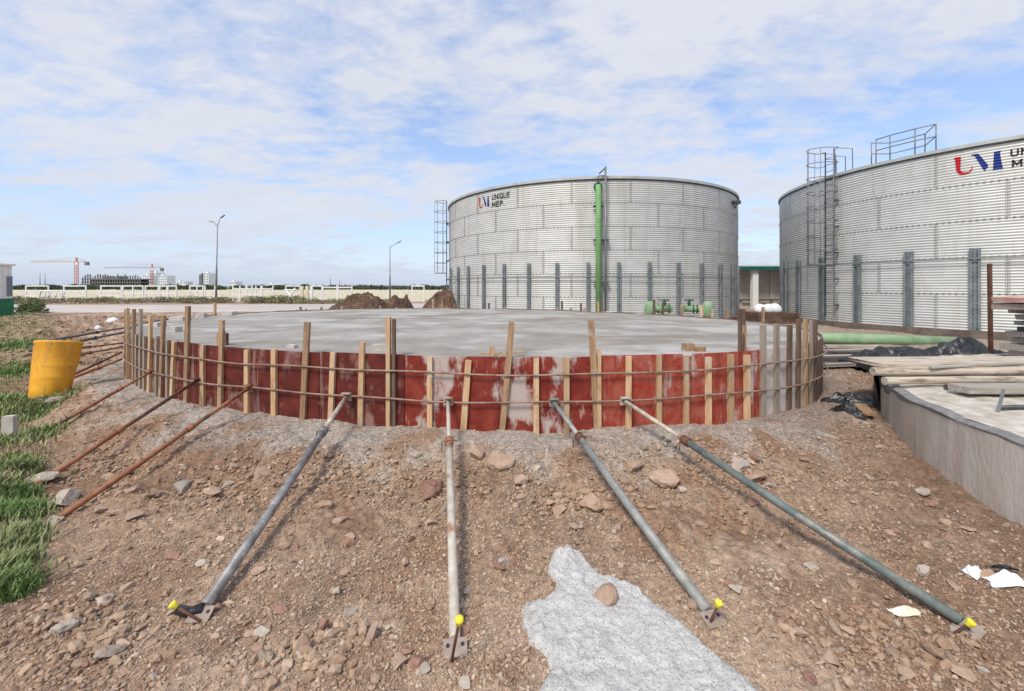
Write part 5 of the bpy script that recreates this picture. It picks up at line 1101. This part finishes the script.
# concrete blocks and offcuts
def blk(name, px, py, d, sx, sy, sz, m, label, cat, rot=0.0, z=None, group=None):
    p = atd(px, py, d); z0 = z if z is not None else G(p.x, p.y) - .02; ca, sa = math.cos(rot), math.sin(rot)
    b = MB(); b.box((p.x, p.y, z0 + sz / 2), (sx / 2 * ca, sx / 2 * sa, 0), (-sy / 2 * sa, sy / 2 * ca, 0), (0, 0, sz / 2))
    b.v = [tuple(Vector(v) + Vector([random.uniform(-.06, .06) * min(sx, sz) for _ in range(3)])) for v in b.v]
    return props(b.build(name, m, org=(p.x, p.y, z0)), label, cat, group)
blk('concrete_block', 10, 426, 5.3, .11, .08, .33, 'block', 'pale concrete block standing in the grass at the left edge', 'block', .3)
blk('concrete_block', 8, 425, 3.0, .01, .01, .01, 'block', 'x', 'block') if False else None
for px, py, d, sx, sy, sz, m, lab, cat in [(380, 350, 5.75, .20, .12, .09, 'block', 'grey block on the slab edge left of the tall double batten', 'block'), (688, 350, 5.75, .13, .1, .10, 'w_brown', 'brown timber offcut on the right slab edge', 'offcut'), (699, 352, 5.7, .14, .1, .06, 'w_brown', 'flatter timber offcut next to the brown one', 'offcut'),
                                           (502, 354, 5.5, .55, .06, .02, 'w_tan', 'thin tan board lying along the front slab edge', 'board'), (292, 349, 6.0, .12, .09, .045, 'ply_white', 'white cement lump on the slab edge behind the panels', 'lump'), (174, 333, 8.2, .22, .16, .10, 'ply_white', 'white lump on the left slab edge', 'lump'), (183, 331, 8.6, .16, .14, .07, 'block', 'pale lump next to the white one on the left slab edge', 'lump'),
                                           (180, 322, 11.0, .42, .25, .11, 'ply_white', 'pinkish broken block on the far left of the slab', 'block'), (201, 320, 12.0, .24, .2, .13, 'ply_white', 'small pale block at the back left rim of the slab', 'block'), (158, 327, 9.3, .22, .2, .09, 'ply_white', 'pale block behind the left battens', 'block'), (228, 316, 13.0, .45, .25, .11, 'ply_white', 'pinkish flat block on the back left rim', 'block'),
                                           (678, 355, 5.35, .3, .08, .03, 'ply_white', 'thin white cement crust under the timber offcuts', 'crust')]:
    blk(lab and ('timber_offcut' if cat == 'offcut' else {'block': 'broken_block', 'board': 'thin_board', 'lump': 'cement_lump', 'crust': 'cement_crust'}[cat]), px, py, d, sx, sy, sz, m, lab, cat, random.uniform(-.3, .3), ZS - .002)
for px, py, s, lab in ((113, 325, .5, 'white sack on the dug soil left of the formwork'), (98, 331, .22, 'small pale bag on the dug soil near the black pipes')):
    p = atg(px, py); bag_(p.x, p.y, G(p.x, p.y), s * .5, 'cloth', lab, int(px), 'sack')

# ------------------------------------------------------------------ grass on the left bank
def grass(name, n, fn, h0, h1, cols, seed, label, wb=.0028):
    r = np.random.default_rng(seed); X, Y = fn(r, n); n = len(X); Zg = gz(X, Y); h = r.uniform(h0, h1, n); a = r.uniform(0, 2 * math.pi, n); ln = r.uniform(.1, .9, n) * h; w_ = wb * r.uniform(.6, 1.6, n) * (1 + .18 * Y)
    dx, dy = np.cos(a), np.sin(a); px_, py_ = -dy * w_, dx * w_
    b0 = np.stack([X - px_, Y - py_, Zg - .01], -1); b1 = np.stack([X + px_, Y + py_, Zg - .01], -1); m0 = np.stack([X + dx * ln * .35 - px_ * .8, Y + dy * ln * .35 - py_ * .8, Zg + h * .6], -1); m1 = np.stack([X + dx * ln * .35 + px_ * .8, Y + dy * ln * .35 + py_ * .8, Zg + h * .6], -1); t_ = np.stack([X + dx * ln, Y + dy * ln, Zg + h * .95], -1)
    V = np.stack([b0, b1, m1, m0, t_, t_], 1).reshape(-1, 3); b_ = np.arange(n)[:, None] * 6; Fq = np.concatenate([b_ + [0, 1, 2, 3], b_ + [3, 2, 4, 5]], 0)
    cc = np.array(cols); pn = fbm(X, Y, 1.6, 3, 99) + .5 + r.uniform(-.25, .25, n); ci = cc[np.clip((pn * len(cc)).astype(int), 0, len(cc) - 1)] * r.uniform(.75, 1.25, n)[:, None]
    me = npmesh(name, V, Fq, np.repeat(ci, 6, 0)); o = link(name, me, 'grass'); props(o, label, 'grass', kind='stuff'); return o
def bank(r, n):
    d = 1.5 * (26 / 1.5) ** r.uniform(0, 1, n); w_ = r.uniform(0, 1, n) ** .75; X = gedge(d) + .10 - w_ * (1.6 + .45 * d); k = (fbm(X, d, 1.1, 3, 12) + .5 + r.uniform(-.3, .3, n) > .44); return X[k], d[k]
GC = [(.15, .20, .07), (.20, .235, .095), (.26, .27, .125), (.33, .29, .15), (.44, .36, .22), (.40, .33, .20), (.36, .29, .18)]
grass('grass', 170000, bank, .02, .075, GC, 2, 'green and dry short grass on the left bank')
wc = [(atg(px, py), s) for px, py, s in ((24, 412, .32), (40, 407, .20), (8, 400, .3), (8, 520, .14), (18, 470, .10), (0, 552, .12), (14, 540, .10), (4, 495, .13), (10, 570, .07), (26, 515, .07), (4, 590, .1), (10, 345, .5), (6, 372, .45), (22, 440, .2))]
def weeds(r, n):
    k = r.integers(0, len(wc), n); c = np.array([(p.x, p.y) for p, s in wc]); s = np.array([s for p, s in wc]); return c[k, 0] + r.normal(size=n) * s[k] * .75, c[k, 1] + r.normal(size=n) * s[k] * .75
grass('weeds', 20000, weeds, .035, .135, [(.14, .23, .07), (.19, .265, .095), (.24, .29, .12), (.31, .31, .16)], 4, 'taller green weeds in clumps along the grass edge', .0032)

S.render.resolution_x = 1024; S.render.resolution_y = 691
